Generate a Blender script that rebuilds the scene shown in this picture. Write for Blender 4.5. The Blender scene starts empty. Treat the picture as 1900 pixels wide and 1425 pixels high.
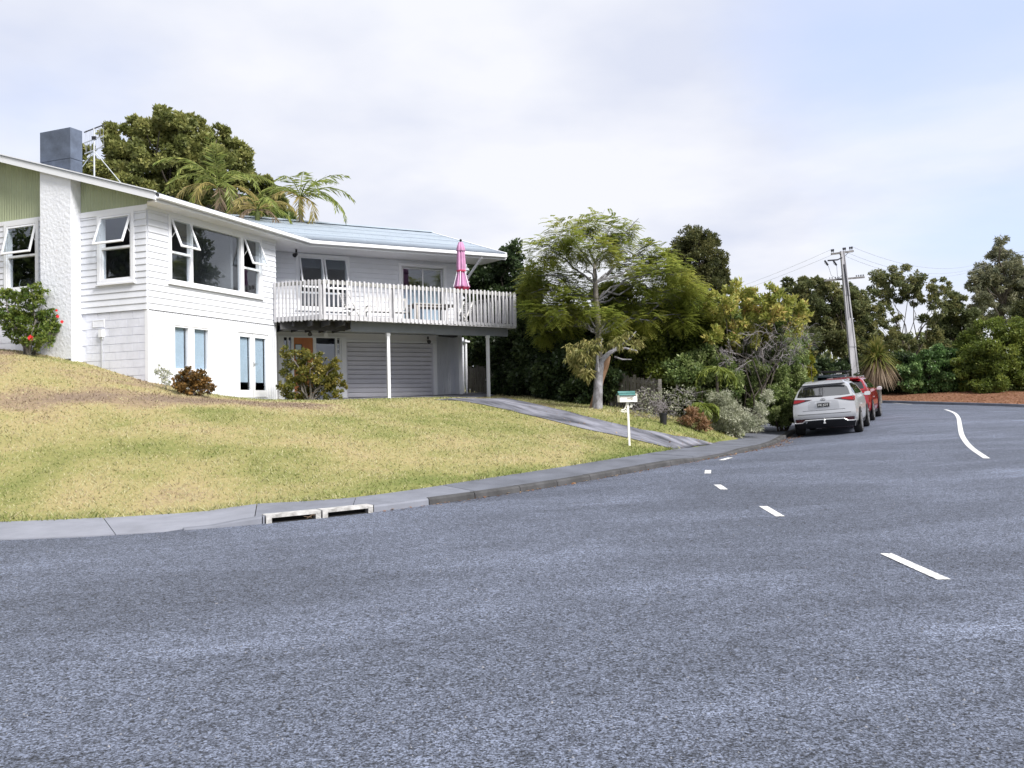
import bpy, math, random
import numpy as np
from mathutils import Vector, Matrix

random.seed(7)
RNG = np.random.default_rng(11)
SC = bpy.context.scene
COL = SC.collection
R = math.radians

# ---------------------------------------------------------------- camera
F_PX, CX_PX, CY_PX, CAM_Z = 1600.0, 950.0, 712.5, 1.6      # focal length / centre for a 1900 x 1425 frame
PITCH, ROLL = math.atan(44.5 / F_PX), math.atan(0.021)
FWD = np.array([0, math.cos(PITCH), math.sin(PITCH)])
_up0 = np.array([0, -math.sin(PITCH), math.cos(PITCH)]); _r0 = np.array([1.0, 0, 0])
RIGHT = _r0 * math.cos(ROLL) - _up0 * math.sin(ROLL)
UP = _up0 * math.cos(ROLL) + _r0 * math.sin(ROLL)
cd = bpy.data.cameras.new('camera'); cam = bpy.data.objects.new('camera', cd); COL.objects.link(cam)
cd.sensor_fit = 'HORIZONTAL'; cd.sensor_width = 36; cd.lens = F_PX / 1900 * 36
cd.clip_start = 0.1; cd.clip_end = 3000
M = Matrix.Identity(4)
for i in range(3):
    M[i][0], M[i][1], M[i][2] = RIGHT[i], UP[i], -FWD[i]
M[2][3] = CAM_Z
cam.matrix_world = M
SC.camera = cam

# ---------------------------------------------------------------- sky, sun, exposure
SUN_DIR = Vector((0.56, -0.52, 0.64)).normalized()           # towards the sun
SUN_EL = math.asin(SUN_DIR.z); SUN_ROT = math.atan2(SUN_DIR.x, SUN_DIR.y)
world = bpy.data.worlds.new('World'); SC.world = world; world.use_nodes = True
nt = world.node_tree; nt.nodes.clear()
N = nt.nodes.new; L = nt.links.new
out = N('ShaderNodeOutputWorld'); bg = N('ShaderNodeBackground'); bg.inputs['Strength'].default_value = 0.1
sky = N('ShaderNodeTexSky'); sky.sky_type = 'NISHITA'; sky.sun_disc = False
sky.sun_elevation = SUN_EL; sky.sun_rotation = SUN_ROT; sky.air_density = 1.0; sky.dust_density = 1.5
tc = N('ShaderNodeTexCoord')
sep = N('ShaderNodeSeparateXYZ'); L(tc.outputs['Generated'], sep.inputs[0])
zz = N('ShaderNodeMath'); zz.operation = 'MAXIMUM'; zz.inputs[1].default_value = 0.0; L(sep.outputs['Z'], zz.inputs[0])
za = N('ShaderNodeMath'); za.operation = 'ADD'; za.inputs[1].default_value = 0.16; L(zz.outputs[0], za.inputs[0])
dx = N('ShaderNodeMath'); dx.operation = 'DIVIDE'; L(sep.outputs['X'], dx.inputs[0]); L(za.outputs[0], dx.inputs[1])
dy = N('ShaderNodeMath'); dy.operation = 'DIVIDE'; L(sep.outputs['Y'], dy.inputs[0]); L(za.outputs[0], dy.inputs[1])
cmb = N('ShaderNodeCombineXYZ'); L(dx.outputs[0], cmb.inputs[0]); L(dy.outputs[0], cmb.inputs[1])
n1 = N('ShaderNodeTexNoise'); n1.inputs['Scale'].default_value = 0.55; n1.inputs['Detail'].default_value = 7
n1.inputs['Roughness'].default_value = 0.55; n1.inputs['Distortion'].default_value = 0.35
off = N('ShaderNodeVectorMath'); off.operation = 'ADD'; off.inputs[1].default_value = (3.1, 0.6, 0)
L(cmb.outputs[0], off.inputs[0]); L(off.outputs[0], n1.inputs['Vector'])
n2 = N('ShaderNodeTexNoise'); n2.inputs['Scale'].default_value = 1.1; n2.inputs['Detail'].default_value = 6
n2.inputs['Roughness'].default_value = 0.5; L(off.outputs[0], n2.inputs['Vector'])
# one long gap in the cloud deck (runs away to the upper right of the view)
gapd = N('ShaderNodeVectorMath'); gapd.operation = 'DOT_PRODUCT'
gapd.inputs[1].default_value = Vector((0.47, 0.80, 0.33)).normalized(); L(tc.outputs['Generated'], gapd.inputs[0])
gapm = N('ShaderNodeMapRange'); gapm.interpolation_type = 'SMOOTHSTEP'
gapm.inputs['From Min'].default_value = 0.94; gapm.inputs['From Max'].default_value = 0.998
gapm.inputs['To Min'].default_value = 0.0; gapm.inputs['To Max'].default_value = 0.34; L(gapd.outputs['Value'], gapm.inputs['Value'])
sub = N('ShaderNodeMath'); sub.operation = 'SUBTRACT'; L(n1.outputs['Fac'], sub.inputs[0]); L(gapm.outputs[0], sub.inputs[1])
mask = N('ShaderNodeMapRange'); mask.interpolation_type = 'SMOOTHSTEP'
mask.inputs['From Min'].default_value = 0.06; mask.inputs['From Max'].default_value = 0.46; L(sub.outputs[0], mask.inputs['Value'])
ramp = N('ShaderNodeValToRGB'); L(n2.outputs['Fac'], ramp.inputs['Fac'])
ramp.color_ramp.elements[0].position = 0.36; ramp.color_ramp.elements[0].color = (1.36, 1.44, 1.70, 1)
ramp.color_ramp.elements[1].position = 0.56; ramp.color_ramp.elements[1].color = (1.72, 1.75, 1.87, 1)
thin = N('ShaderNodeMix'); thin.data_type = 'RGBA'; thin.inputs[0].default_value = 0.85   # thin haze in the gap
thin.inputs[7].default_value = (1.08, 1.21, 1.68, 1); L(sky.outputs[0], thin.inputs[6])
mix = N('ShaderNodeMix'); mix.data_type = 'RGBA'
L(mask.outputs[0], mix.inputs[0]); L(thin.outputs[2], mix.inputs[6]); L(ramp.outputs[0], mix.inputs[7])
L(mix.outputs[2], bg.inputs['Color']); L(bg.outputs[0], out.inputs['Surface'])

sd = bpy.data.lights.new('sun', 'SUN'); sd.energy = 1.2; sd.angle = R(22); sd.color = (1.0, 0.96, 0.90)
sun = bpy.data.objects.new('sun', sd); COL.objects.link(sun); sun.location = (20, -20, 30)
sun.rotation_euler = SUN_DIR.to_track_quat('Z', 'Y').to_euler()
SC.view_settings.view_transform = 'Standard'; SC.view_settings.look = 'None'
SC.view_settings.exposure = 2.45; SC.view_settings.gamma = 1.0; SC.view_settings.use_curve_mapping = False
SC.cycles.max_bounces = 7; SC.cycles.transparent_max_bounces = 12

# ---------------------------------------------------------------- materials
MATS = {}
def mat(name, c, rough=0.6, var=0.0, scale=8.0, bump=0.0, bscale=60.0, metal=0.0, spec=0.4, c2=None, coat=0.0, detail=5, stretch=None, rot=0.0, lo=.33, hi=.67):
    """a procedural surface: base colour broken up by noise, with fine relief"""
    m = bpy.data.materials.new(name); m.use_nodes = True
    n = m.node_tree; b = n.nodes['Principled BSDF']; l = n.links.new
    b.inputs['Roughness'].default_value = rough; b.inputs['Metallic'].default_value = metal
    b.inputs['Specular IOR Level'].default_value = spec
    if coat: b.inputs['Coat Weight'].default_value = coat; b.inputs['Coat Roughness'].default_value = 0.05
    t = n.nodes.new('ShaderNodeTexCoord'); src = t.outputs['Object']
    if stretch:
        mp = n.nodes.new('ShaderNodeMapping'); mp.vector_type = 'TEXTURE' if rot else 'POINT'; mp.inputs['Scale'].default_value = stretch; mp.inputs['Rotation'].default_value = (0, 0, rot); l(src, mp.inputs[0]); src = mp.outputs[0]
    if var or c2:
        nz = n.nodes.new('ShaderNodeTexNoise'); nz.inputs['Scale'].default_value = scale; nz.inputs['Detail'].default_value = detail
        nz.inputs['Roughness'].default_value = 0.6; l(src, nz.inputs['Vector'])
        r = n.nodes.new('ShaderNodeValToRGB'); l(nz.outputs['Fac'], r.inputs['Fac'])
        a = c if c2 else tuple(x * (1 - var) for x in c); z = c2 if c2 else tuple(min(1, x * (1 + var)) for x in c)
        r.color_ramp.elements[0].position = lo; r.color_ramp.elements[0].color = (*a, 1)
        r.color_ramp.elements[1].position = hi; r.color_ramp.elements[1].color = (*z, 1)
        l(r.outputs[0], b.inputs['Base Color'])
    else:
        b.inputs['Base Color'].default_value = (*c, 1)
    if bump:
        nb = n.nodes.new('ShaderNodeTexNoise'); nb.inputs['Scale'].default_value = bscale; nb.inputs['Detail'].default_value = 4; l(src, nb.inputs['Vector'])
        bp = n.nodes.new('ShaderNodeBump'); bp.inputs['Strength'].default_value = bump; bp.inputs['Distance'].default_value = 0.02
        l(nb.outputs['Fac'], bp.inputs['Height']); l(bp.outputs[0], b.inputs['Normal'])
    MATS[name] = m
    return m

def leaf_mat(name, cols, rough=0.5, trans=0.42, spec=0.35):
    """leaf colours picked per leaf from the 'tint' attribute"""
    m = bpy.data.materials.new(name); m.use_nodes = True
    n = m.node_tree; b = n.nodes['Principled BSDF']; l = n.links.new; o = n.nodes['Material Output']
    at = n.nodes.new('ShaderNodeAttribute'); at.attribute_name = 'tint'
    r = n.nodes.new('ShaderNodeValToRGB'); l(at.outputs['Fac'], r.inputs['Fac'])
    e = r.color_ramp.elements
    while len(e) < len(cols): e.new(0.5)
    for i, c in enumerate(cols): e[i].position = i / (len(cols) - 1); e[i].color = (*c, 1)
    l(r.outputs[0], b.inputs['Base Color'])
    b.inputs['Roughness'].default_value = rough; b.inputs['Specular IOR Level'].default_value = spec
    tr = n.nodes.new('ShaderNodeBsdfTranslucent'); l(r.outputs[0], tr.inputs['Color'])
    mx = n.nodes.new('ShaderNodeMixShader'); mx.inputs[0].default_value = trans
    l(b.outputs[0], mx.inputs[1]); l(tr.outputs[0], mx.inputs[2]); l(mx.outputs[0], o.inputs['Surface'])
    return m

def glass_mat(name, tint=(0.90, 0.93, 0.95), base=0.075):
    m = bpy.data.materials.new(name); m.use_nodes = True
    n = m.node_tree; n.nodes.clear(); l = n.links.new
    o = n.nodes.new('ShaderNodeOutputMaterial'); t = n.nodes.new('ShaderNodeBsdfTransparent'); t.inputs[0].default_value = (*tint, 1)
    g = n.nodes.new('ShaderNodeBsdfGlossy'); g.inputs['Roughness'].default_value = 0.01; g.inputs['Color'].default_value = (0.95, 0.97, 1, 1)
    ge = n.nodes.new('ShaderNodeNewGeometry'); dt = n.nodes.new('ShaderNodeVectorMath'); dt.operation = 'DOT_PRODUCT'; l(ge.outputs['Incoming'], dt.inputs[0]); l(ge.outputs['Normal'], dt.inputs[1])
    ab = n.nodes.new('ShaderNodeMath'); ab.operation = 'ABSOLUTE'; l(dt.outputs['Value'], ab.inputs[0])
    om = n.nodes.new('ShaderNodeMath'); om.operation = 'SUBTRACT'; om.inputs[0].default_value = 1.0; l(ab.outputs[0], om.inputs[1])
    pw = n.nodes.new('ShaderNodeMath'); pw.operation = 'POWER'; pw.inputs[1].default_value = 5.0; l(om.outputs[0], pw.inputs[0])
    a = n.nodes.new('ShaderNodeMath'); a.operation = 'MULTIPLY_ADD'; a.inputs[1].default_value = 1 - base; a.inputs[2].default_value = base; l(pw.outputs[0], a.inputs[0])
    mx = n.nodes.new('ShaderNodeMixShader'); l(a.outputs[0], mx.inputs[0]); l(t.outputs[0], mx.inputs[1]); l(g.outputs[0], mx.inputs[2])
    l(mx.outputs[0], o.inputs['Surface'])
    return m

WHITE = mat('white_paint', (0.63, 0.65, 0.705), 0.55, var=0.055, scale=1.1, bump=0.05, bscale=30)
WHITE_TRIM = mat('white_trim_paint', (0.72, 0.735, 0.78), 0.45, var=0.02, scale=2)
BLOCKW = mat('painted_block', (0.63, 0.65, 0.73), 0.75, var=0.06, scale=3, bump=0.35, bscale=70)
STUCCO = mat('stucco', (0.72, 0.74, 0.80), 0.8, var=0.04, scale=2, bump=1.0, bscale=11)
GREEN = mat('green_cladding', (0.32, 0.36, 0.235), 0.55, var=0.08, scale=2)
DARKCONC = mat('grey_chimney', (0.085, 0.105, 0.15), 0.8, var=0.25, scale=3, bump=0.4, bscale=50)
ROOFM = mat('roof_paint', (0.32, 0.375, 0.44), 0.5, var=0.08, scale=1.2, spec=0.5)
SOFFIT = mat('soffit_paint', (0.72, 0.72, 0.76), 0.6, var=0.03, scale=2)
GLASS = glass_mat('window_glass')
CARGLASS = glass_mat('car_glass', tint=(0.10, 0.11, 0.13), base=0.10)
JOINTG = mat('joint_shadow_grey', (0.30, 0.31, 0.34), 0.8, var=.1)
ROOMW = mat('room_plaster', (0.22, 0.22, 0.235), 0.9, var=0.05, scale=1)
BLIND = mat('blind_cloth', (0.50, 0.575, 0.66), 0.8, var=0.04, scale=3)
DARKBLIND = mat('dark_blind', (0.10, 0.11, 0.13), 0.8, var=0.05, scale=3)
WEATHERW = mat('weathered_white_timber', (0.34, 0.34, 0.365), 0.75, c2=(0.58, 0.58, 0.62), scale=9, stretch=(1, 1, 0.25), bump=0.2, bscale=40)
LICHENW = mat('lichen_timber', (0.16, 0.16, 0.155), 0.85, c2=(0.36, 0.36, 0.355), scale=14)
BEAMG = mat('grey_beam_paint', (0.24, 0.26, 0.30), 0.6, var=0.08, scale=3)
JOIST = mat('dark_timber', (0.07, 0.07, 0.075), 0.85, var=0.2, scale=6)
DOORO = mat('orange_door', (0.36, 0.12, 0.045), 0.5, c2=(0.48, 0.18, 0.06), scale=5, stretch=(1, 1, .2))
ROLLER = mat('roller_door', (0.54, 0.54, 0.60), 0.5, var=0.04, scale=2)
BLACK = mat('black_plastic', (0.012, 0.012, 0.014), 0.45, var=0.2, scale=5)
DARKG = mat('dark_grey', (0.05, 0.05, 0.055), 0.6, var=0.2, scale=5)
ALU = mat('aluminium', (0.55, 0.56, 0.58), 0.35, metal=0.8, var=0.05)
GALV = mat('galvanised', (0.55, 0.57, 0.60), 0.45, metal=0.4, var=0.08)
PINK = mat('pink_canvas', (0.45, 0.225, 0.385), 0.85, var=0.10, scale=6, bump=0.15, bscale=40)
PINKD = mat('crimson_canvas', (0.34, 0.03, 0.08), 0.85, var=0.1)
TEAK = mat('weathered_teak', (0.36, 0.34, 0.32), 0.8, c2=(0.50, 0.48, 0.46), scale=7)
BROWNW = mat('brown_wood', (0.10, 0.065, 0.04), 0.7, var=0.2, scale=6)

# ---------------------------------------------------------------- mesh helpers
OFF = {}                                                     # world offset of every root / part
def empty(name, loc, label=None, cat=None, group=None):
    o = bpy.data.objects.new(name, None); COL.objects.link(o); o.location = loc; o.empty_display_size = 0.3
    OFF[o] = Vector(loc); tag(o, label, cat, group); return o
def tag(o, label=None, cat=None, group=None, kind=None):
    if label: o['label'] = label
    if cat: o['category'] = cat
    if group: o['group'] = group
    if kind: o['kind'] = kind
    return o

class MB:
    def __init__(s): s.v = []; s.f = []; s.smooth = False
    def add(s, vs, fs):
        b = len(s.v); s.v += [tuple(map(float, p)) for p in vs]; s.f += [tuple(b + i for i in f) for f in fs]; return s
    def quad(s, a, b, c, d): return s.add([a, b, c, d], [(0, 1, 2, 3)])
    def box8(s, p):                                          # p: 4 bottom corners (ccw) + 4 top corners
        return s.add(p, [(3, 2, 1, 0), (4, 5, 6, 7), (0, 1, 5, 4), (1, 2, 6, 5), (2, 3, 7, 6), (3, 0, 4, 7)])
    def box(s, x0, x1, y0, y1, z0, z1):
        return s.box8([(x0, y0, z0), (x1, y0, z0), (x1, y1, z0), (x0, y1, z0), (x0, y0, z1), (x1, y0, z1), (x1, y1, z1), (x0, y1, z1)])
    def bar(s, a, b, w, h, up=(0, 0, 1)):                    # rectangular bar from a to b
        a = Vector(a); b = Vector(b); d = (b - a).normalized(); up = Vector(up)
        x = d.cross(up)
        if x.length < 1e-4: x = d.cross(Vector((1, 0, 0)))
        x.normalize(); y = x.cross(d).normalized(); x *= w / 2; y *= h / 2
        return s.box8([a - x - y, a + x - y, a + x + y, a - x + y, b - x - y, b + x - y, b + x + y, b - x + y])
    def tube(s, pts, rad, n=6, cap=True):
        pts = [Vector(p) for p in pts]
        if not hasattr(rad, '__len__'): rad = [rad] * len(pts)
        base = len(s.v); ref = Vector((0.31, 0.17, 0.93))
        for i, p in enumerate(pts):
            d = (pts[min(i + 1, len(pts) - 1)] - pts[max(i - 1, 0)]).normalized()
            x = d.cross(ref)
            if x.length < 0.05: x = d.cross(Vector((1, 0, 0)))
            x.normalize(); y = d.cross(x)
            for k in range(n):
                a = 2 * math.pi * k / n; q = p + (x * math.cos(a) + y * math.sin(a)) * rad[i]; s.v.append(tuple(q))
        for i in range(len(pts) - 1):
            for k in range(n):
                k2 = (k + 1) % n
                s.f.append((base + i * n + k, base + i * n + k2, base + (i + 1) * n + k2, base + (i + 1) * n + k))
        if cap:
            s.f.append(tuple(base + k for k in reversed(range(n)))); s.f.append(tuple(base + (len(pts) - 1) * n + k for k in range(n)))
        return s
    def lathe(s, c, prof, n=12):                             # prof: list of (radius, z)
        base = len(s.v)
        for r, z in prof:
            for k in range(n):
                a = 2 * math.pi * k / n; s.v.append((c[0] + r * math.cos(a), c[1] + r * math.sin(a), c[2] + z))
        for i in range(len(prof) - 1):
            for k in range(n):
                k2 = (k + 1) % n; s.f.append((base + i * n + k, base + i * n + k2, base + (i + 1) * n + k2, base + (i + 1) * n + k))
        s.f.append(tuple(base + k for k in reversed(range(n)))); s.f.append(tuple(base + (len(prof) - 1) * n + k for k in range(n)))
        return s
    def build(s, name, material, parent=None, smooth=None, label=None):
        o_ = OFF.get(parent, Vector((0, 0, 0)))
        me = bpy.data.meshes.new(name)
        me.from_pydata([(x - o_.x, y - o_.y, z - o_.z) for x, y, z in s.v], [], s.f); me.update()
        me.materials.append(material)
        if smooth or s.smooth:
            for p in me.polygons: p.use_smooth = True
            try: me.set_sharp_from_angle(angle=R(40))
            except Exception: pass
        ob = bpy.data.objects.new(name, me); COL.objects.link(ob)
        if parent is not None: ob.parent = parent
        OFF[ob] = o_
        if label: ob['label'] = label
        return ob

def np_mesh(name, V, Fq, material, parent=None, tint=None, smooth=False, off=None):
    """fast mesh from numpy: V (n,3), Fq (m,4) or (m,3)"""
    o_ = OFF.get(parent, Vector((0, 0, 0))) if off is None else off
    V = np.asarray(V, np.float32) - np.array(o_, np.float32)
    me = bpy.data.meshes.new(name); k = Fq.shape[1]
    me.vertices.add(len(V)); me.vertices.foreach_set('co', V.ravel())
    me.loops.add(Fq.size); me.loops.foreach_set('vertex_index', Fq.astype(np.int32).ravel())
    me.polygons.add(len(Fq)); me.polygons.foreach_set('loop_start', np.arange(0, Fq.size, k, dtype=np.int32))
    me.polygons.foreach_set('loop_total', np.full(len(Fq), k, np.int32))
    if smooth: me.polygons.foreach_set('use_smooth', np.ones(len(Fq), bool))
    if tint is not None:
        at = me.attributes.new('tint', 'FLOAT', 'POINT'); at.data.foreach_set('value', np.asarray(tint, np.float32))
    me.materials.append(material); me.update(calc_edges=True); me.validate()
    ob = bpy.data.objects.new(name, me); COL.objects.link(ob)
    if parent is not None: ob.parent = parent
    OFF[ob] = o_
    return ob

def dup_tree(o, parent=None):
    c = o.copy(); COL.objects.link(c); c.parent = parent
    for ch in list(o.children): dup_tree(ch, c)
    return c

# a point at distance y (metres forward) seen at photo position (px, py)
def at(px, py, y):
    d = FWD + RIGHT * (px - CX_PX) / F_PX - UP * (py - CY_PX) / F_PX
    t = y / d[1]
    return Vector((d[0] * t, y, CAM_Z + d[2] * t))
def mpp(y): return y / F_PX

# ---------------------------------------------------------------- terrain
def srelu(v, k=2.0): return k * np.log1p(np.exp(np.clip(np.asarray(v, float) / k, -40, 40)))
def smooth(a, b, v): t = np.clip((np.asarray(v, float) - a) / (b - a), 0, 1); return t * t * (3 - 2 * t)
KERB = np.array([(-70, 7.5), (-40, 8.3), (-22, 9.1), (-12, 9.9), (-6.26, 10.53), (-5.14, 10.68), (-3.84, 11.1), (-2.66, 11.72), (-1.66, 12.4), (0.41, 14.23),
                 (2.55, 16.65), (4.45, 19.0), (6.62, 22.7), (8.80, 27.3), (10.9, 31.6), (12.9, 36.0), (15.0, 41.0), (17.0, 45.0), (18.6, 47.4),
                 (20.2, 47.9), (22.2, 45.6), (25.2, 42.6), (30, 39.2), (40, 34.5), (70, 24)])
def sdist(x, y):
    """signed distance to the kerb line, positive away from the road"""
    x = np.asarray(x, float); y = np.asarray(y, float); best = np.full(x.shape, 1e9); sg = np.ones(x.shape)
    for (ax, ay), (bx, by) in zip(KERB[:-1], KERB[1:]):
        ex, ey = bx - ax, by - ay; t = np.clip(((x - ax) * ex + (y - ay) * ey) / (ex * ex + ey * ey), 0, 1)
        qx, qy = x - ax - t * ex, y - ay - t * ey; d = np.hypot(qx, qy); cr = ex * (y - ay) - ey * (x - ax)
        m = d < best - 1e-6; best = np.where(m, d, best); sg = np.where(m, np.sign(cr), sg)
    return best * sg
def zroad(x, y, s=None):
    x = np.asarray(x, float); y = np.asarray(y, float)
    if s is None: s = sdist(x, y)
    z = 0.04 * srelu(y - 8) - 0.04 * srelu(y - 62) - 0.025 * srelu(x - 15) + 0.025 * srelu(x - 60)
    w = smooth(17, 25, y) * (1 - smooth(36, 44, y))
    return z + w * (-0.22 + 0.08 * np.clip(-s, 0, 3))
def z_r(x, y): return float(zroad(np.array([x]), np.array([y]))[0])
BACK = np.array([(-70, 8.6), (-40, 9.4), (-22, 10.2), (-12, 11.3), (-7.0, 11.86), (-5.95, 12.0), (-4.33, 12.5), (-2.81, 12.78), (-1.9, 13.4), (-0.49, 14.85), (1.54, 17.15),
                 (3.45, 19.7), (5.45, 23.3), (7.5, 27.9), (9.6, 32.3)])
def kh(x):                                                    # kerb height: dropped at the crossing on the left
    return 0.02 + 0.075 * smooth(-4.05, -3.3, x)
ctrl = [(x, y, z_r(x, y) - 0.005 + float(kh(x))) for x, y in BACK]
ctrl += [(-9.19, 21.6, 2.44), (-11.6, 22.3, 3.1), (-14.1, 23.5, 3.5), (-20, 25, 4.1), (-26, 22, 4.2), (-26, 15, 2.4), (-11.5, 24, 3.1), (-16, 28, 3.4),
         (-7.2, 26.4, 1.97), (-8.25, 23.9, 2.12), (-5.36, 24.5, 1.93), (-3.1, 25, 1.90), (-1.8, 26, 1.92), (-5.6, 29.4, 1.95), (-2.7, 31, 2.02),
         (-1.7, 32.5, 2.17), (-0.5, 29, 1.97), (-1, 28, 1.93), (0.75, 24.6, 1.45), (2.2, 22.6, 1.05), (2.5, 25, 1.52), (3.0, 25.8, 1.5), (4.05, 23, 1.02),
         (5.3, 25.2, 1.0), (7.0, 29.5, 0.95), (6, 30, 1.3), (9, 34, 1.3), (14, 46, 1.7), (2, 32, 2.0), (-1, 36, 2.2), (-10, 42, 2.8), (-22, 36, 4), (0, 52, 2.4),
         (10, 52, 2.1), (18.3, 48.5, 1.62), (20.4, 48.6, 1.62), (22.6, 46.1, 1.46), (25.6, 43.1, 1.32), (30.3, 39.8, 1.16), (20.6, 51.0, 2.0), (24.2, 49.0, 1.95), (28, 46.0, 1.82),
         (33, 43.0, 1.65), (42, 36.5, 1.0), (30, 60, 2.1), (52, 50, 1.8), (20, 60, 2.2), (60, 34, 0.9)]
ctrl = np.array(ctrl)
def _k(r): return np.where(r > 1e-9, r * r * np.log(np.maximum(r, 1e-9)), 0.0)
_P = ctrl[:, :2] / 10.0; _n = len(_P)
_A = np.zeros((_n + 3, _n + 3)); _A[:_n, :_n] = _k(np.hypot(_P[:, None, 0] - _P[None, :, 0], _P[:, None, 1] - _P[None, :, 1])) + np.eye(_n) * 0.0006
_A[:_n, _n] = 1; _A[:_n, _n + 1:] = _P; _A[_n, :_n] = 1; _A[_n + 1:, :_n] = _P.T
_w = np.linalg.solve(_A, np.concatenate([ctrl[:, 2], np.zeros(3)]))
def hill(x, y):
    x = np.clip(np.asarray(x, float), -28, 60) / 10; y = np.clip(np.asarray(y, float), 8, 62) / 10
    z = np.full(x.shape, _w[_n]) + _w[_n + 1] * x + _w[_n + 2] * y
    for i in range(_n): z = z + _w[i] * _k(np.hypot(x - _P[i, 0], y - _P[i, 1]))
    return z
def zground(x, y):
    x = np.asarray(x, float); y = np.asarray(y, float); s = sdist(x, y)
    zr = zroad(x, y, s); h = hill(x, y)
    wide = smooth(0.72, 1.02, s); narrow = smooth(0.14, 0.34, s); t = smooth(31, 33, y)
    k = wide * (1 - t) + narrow * t
    return (zr - 0.15) * (1 - k) + h * k
def zg(x, y): return float(zground(np.array([x]), np.array([y]))[0])
def hit(px, py, near=6.0, far=70.0):
    """where the sight line through photo position (px, py) meets the ground"""
    d = FWD + RIGHT * (px - CX_PX) / F_PX - UP * (py - CY_PX) / F_PX
    ts = np.linspace(near, far, 3200); P = d[None, :] * ts[:, None]; P[:, 2] += CAM_Z
    g = P[:, 2] - zground(P[:, 0], P[:, 1]); i = int(np.argmax(g < 0)); return Vector(P[i])
def hit_road(px, py):
    d = FWD + RIGHT * (px - CX_PX) / F_PX - UP * (py - CY_PX) / F_PX
    ts = np.linspace(3, 70, 4000); P = d[None, :] * ts[:, None]; P[:, 2] += CAM_Z
    g = P[:, 2] - zroad(P[:, 0], P[:, 1]); i = int(np.argmax(g < 0)); return Vector(P[i])

def vnoise(x, y, s, seed=0):
    """smooth value noise 0..1"""
    r = np.random.default_rng(seed).random((64, 64)); x = np.asarray(x) / s; y = np.asarray(y) / s
    xi = np.floor(x).astype(int); yi = np.floor(y).astype(int); fx = x - xi; fy = y - yi
    fx = fx * fx * (3 - 2 * fx); fy = fy * fy * (3 - 2 * fy); g = lambda a, b: r[a % 64, b % 64]
    return (g(xi, yi) * (1 - fx) + g(xi + 1, yi) * fx) * (1 - fy) + (g(xi, yi + 1) * (1 - fx) + g(xi + 1, yi + 1) * fx) * fy

# ================================================================ ground, road, footpath
A_PT = np.array([-9.19, 21.8]); G_OUT = np.array([-0.371, -0.928]); M_OUT = np.array([0.928, -0.371]); W_PT = np.array([-7.77, 28.25]); W_OUT = np.array([0.479, -0.878])
def in_house(x, y, pad=0.0):
    a = ((x - A_PT[0]) * G_OUT[0] + (y - A_PT[1]) * G_OUT[1] < pad)
    b = ((x - A_PT[0]) * M_OUT[0] + (y - A_PT[1]) * M_OUT[1] < pad)
    c = ((x - W_PT[0]) * W_OUT[0] + (y - W_PT[1]) * W_OUT[1] < pad) & (x < -1.7)
    return (a & b) | c
DRV_L = [hit(*p) for p in [(806, 742.5), (850, 744), (900, 752), (950, 763), (1000, 775), (1050, 788), (1100, 800), (1180, 817), (1225, 828), (1256, 836)]]
DRV_R = [hit(*p) for p in [(935, 739), (962, 744), (1000, 752), (1040, 761), (1080, 772), (1130, 784), (1190, 798), (1260, 812), (1310, 820), (1352, 828)]]
DRV_POLY = np.array([(p.x, p.y) for p in DRV_L] + [(p.x, p.y) for p in reversed(DRV_R)])
def in_poly(x, y, P):
    x = np.asarray(x); y = np.asarray(y); c = np.zeros(x.shape, bool)
    for (ax, ay), (bx, by) in zip(P, np.roll(P, -1, 0)):
        m = ((ay > y) != (by > y)) & (x < (bx - ax) * (y - ay) / (by - ay + 1e-12) + ax); c ^= m
    return c

BAND_A, BAND_B = hit(20, 735), hit(560, 752)
def lawn_tint(x, y):
    """0 green .. 0.55 straw .. 1 bare brown"""
    n = 0.55 * vnoise(x, y, 1.3, 1) + 0.3 * vnoise(x, y, 0.45, 2) + 0.15 * vnoise(x, y, 0.17, 3)
    t = 0.02 + 0.78 * n
    s = sdist(x, y); t = t - 0.22 * np.exp(-((s - 1.25) / 0.35) ** 2)
    ex, ey = BAND_B.x - BAND_A.x, BAND_B.y - BAND_A.y
    k = np.clip(((x - BAND_A.x) * ex + (y - BAND_A.y) * ey) / (ex * ex + ey * ey), 0, 1)
    d = np.hypot(x - BAND_A.x - k * ex, (y - BAND_A.y - k * ey))
    t = t + 0.62 * np.exp(-(d / 0.9) ** 2) * (0.45 + 0.9 * vnoise(x, y, 0.7, 5))
    t = t + 0.42 * smooth(17.5, 21.0, y) * smooth(-6.5, -10.5, x) * vnoise(x, y, 1.0, 9)
    t = np.where(x > 1.5, t - 0.12, t)
    return np.clip(t, 0, 1)

def axis(a, b, c, d, fine, lo, hi):
    l = -np.geomspace(1, 1 - lo + a, 14)[::-1] + 1 + a; r = np.geomspace(1, hi - b + 1, 14) - 1 + b
    return np.concatenate([l[:-1], np.arange(a, b, fine), r])
gx = axis(-30, 46, 0, 0, 0.32, -500, 500); gy = axis(5, 62, 0, 0, 0.32, -200, 900)
GX, GY = np.meshgrid(gx, gy); GZ = zground(GX, GY)
nx, ny = len(gx), len(gy); idx = np.arange(nx * ny).reshape(ny, nx)
Fg = np.stack([idx[:-1, :-1], idx[:-1, 1:], idx[1:, 1:], idx[1:, :-1]], -1).reshape(-1, 4)

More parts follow.
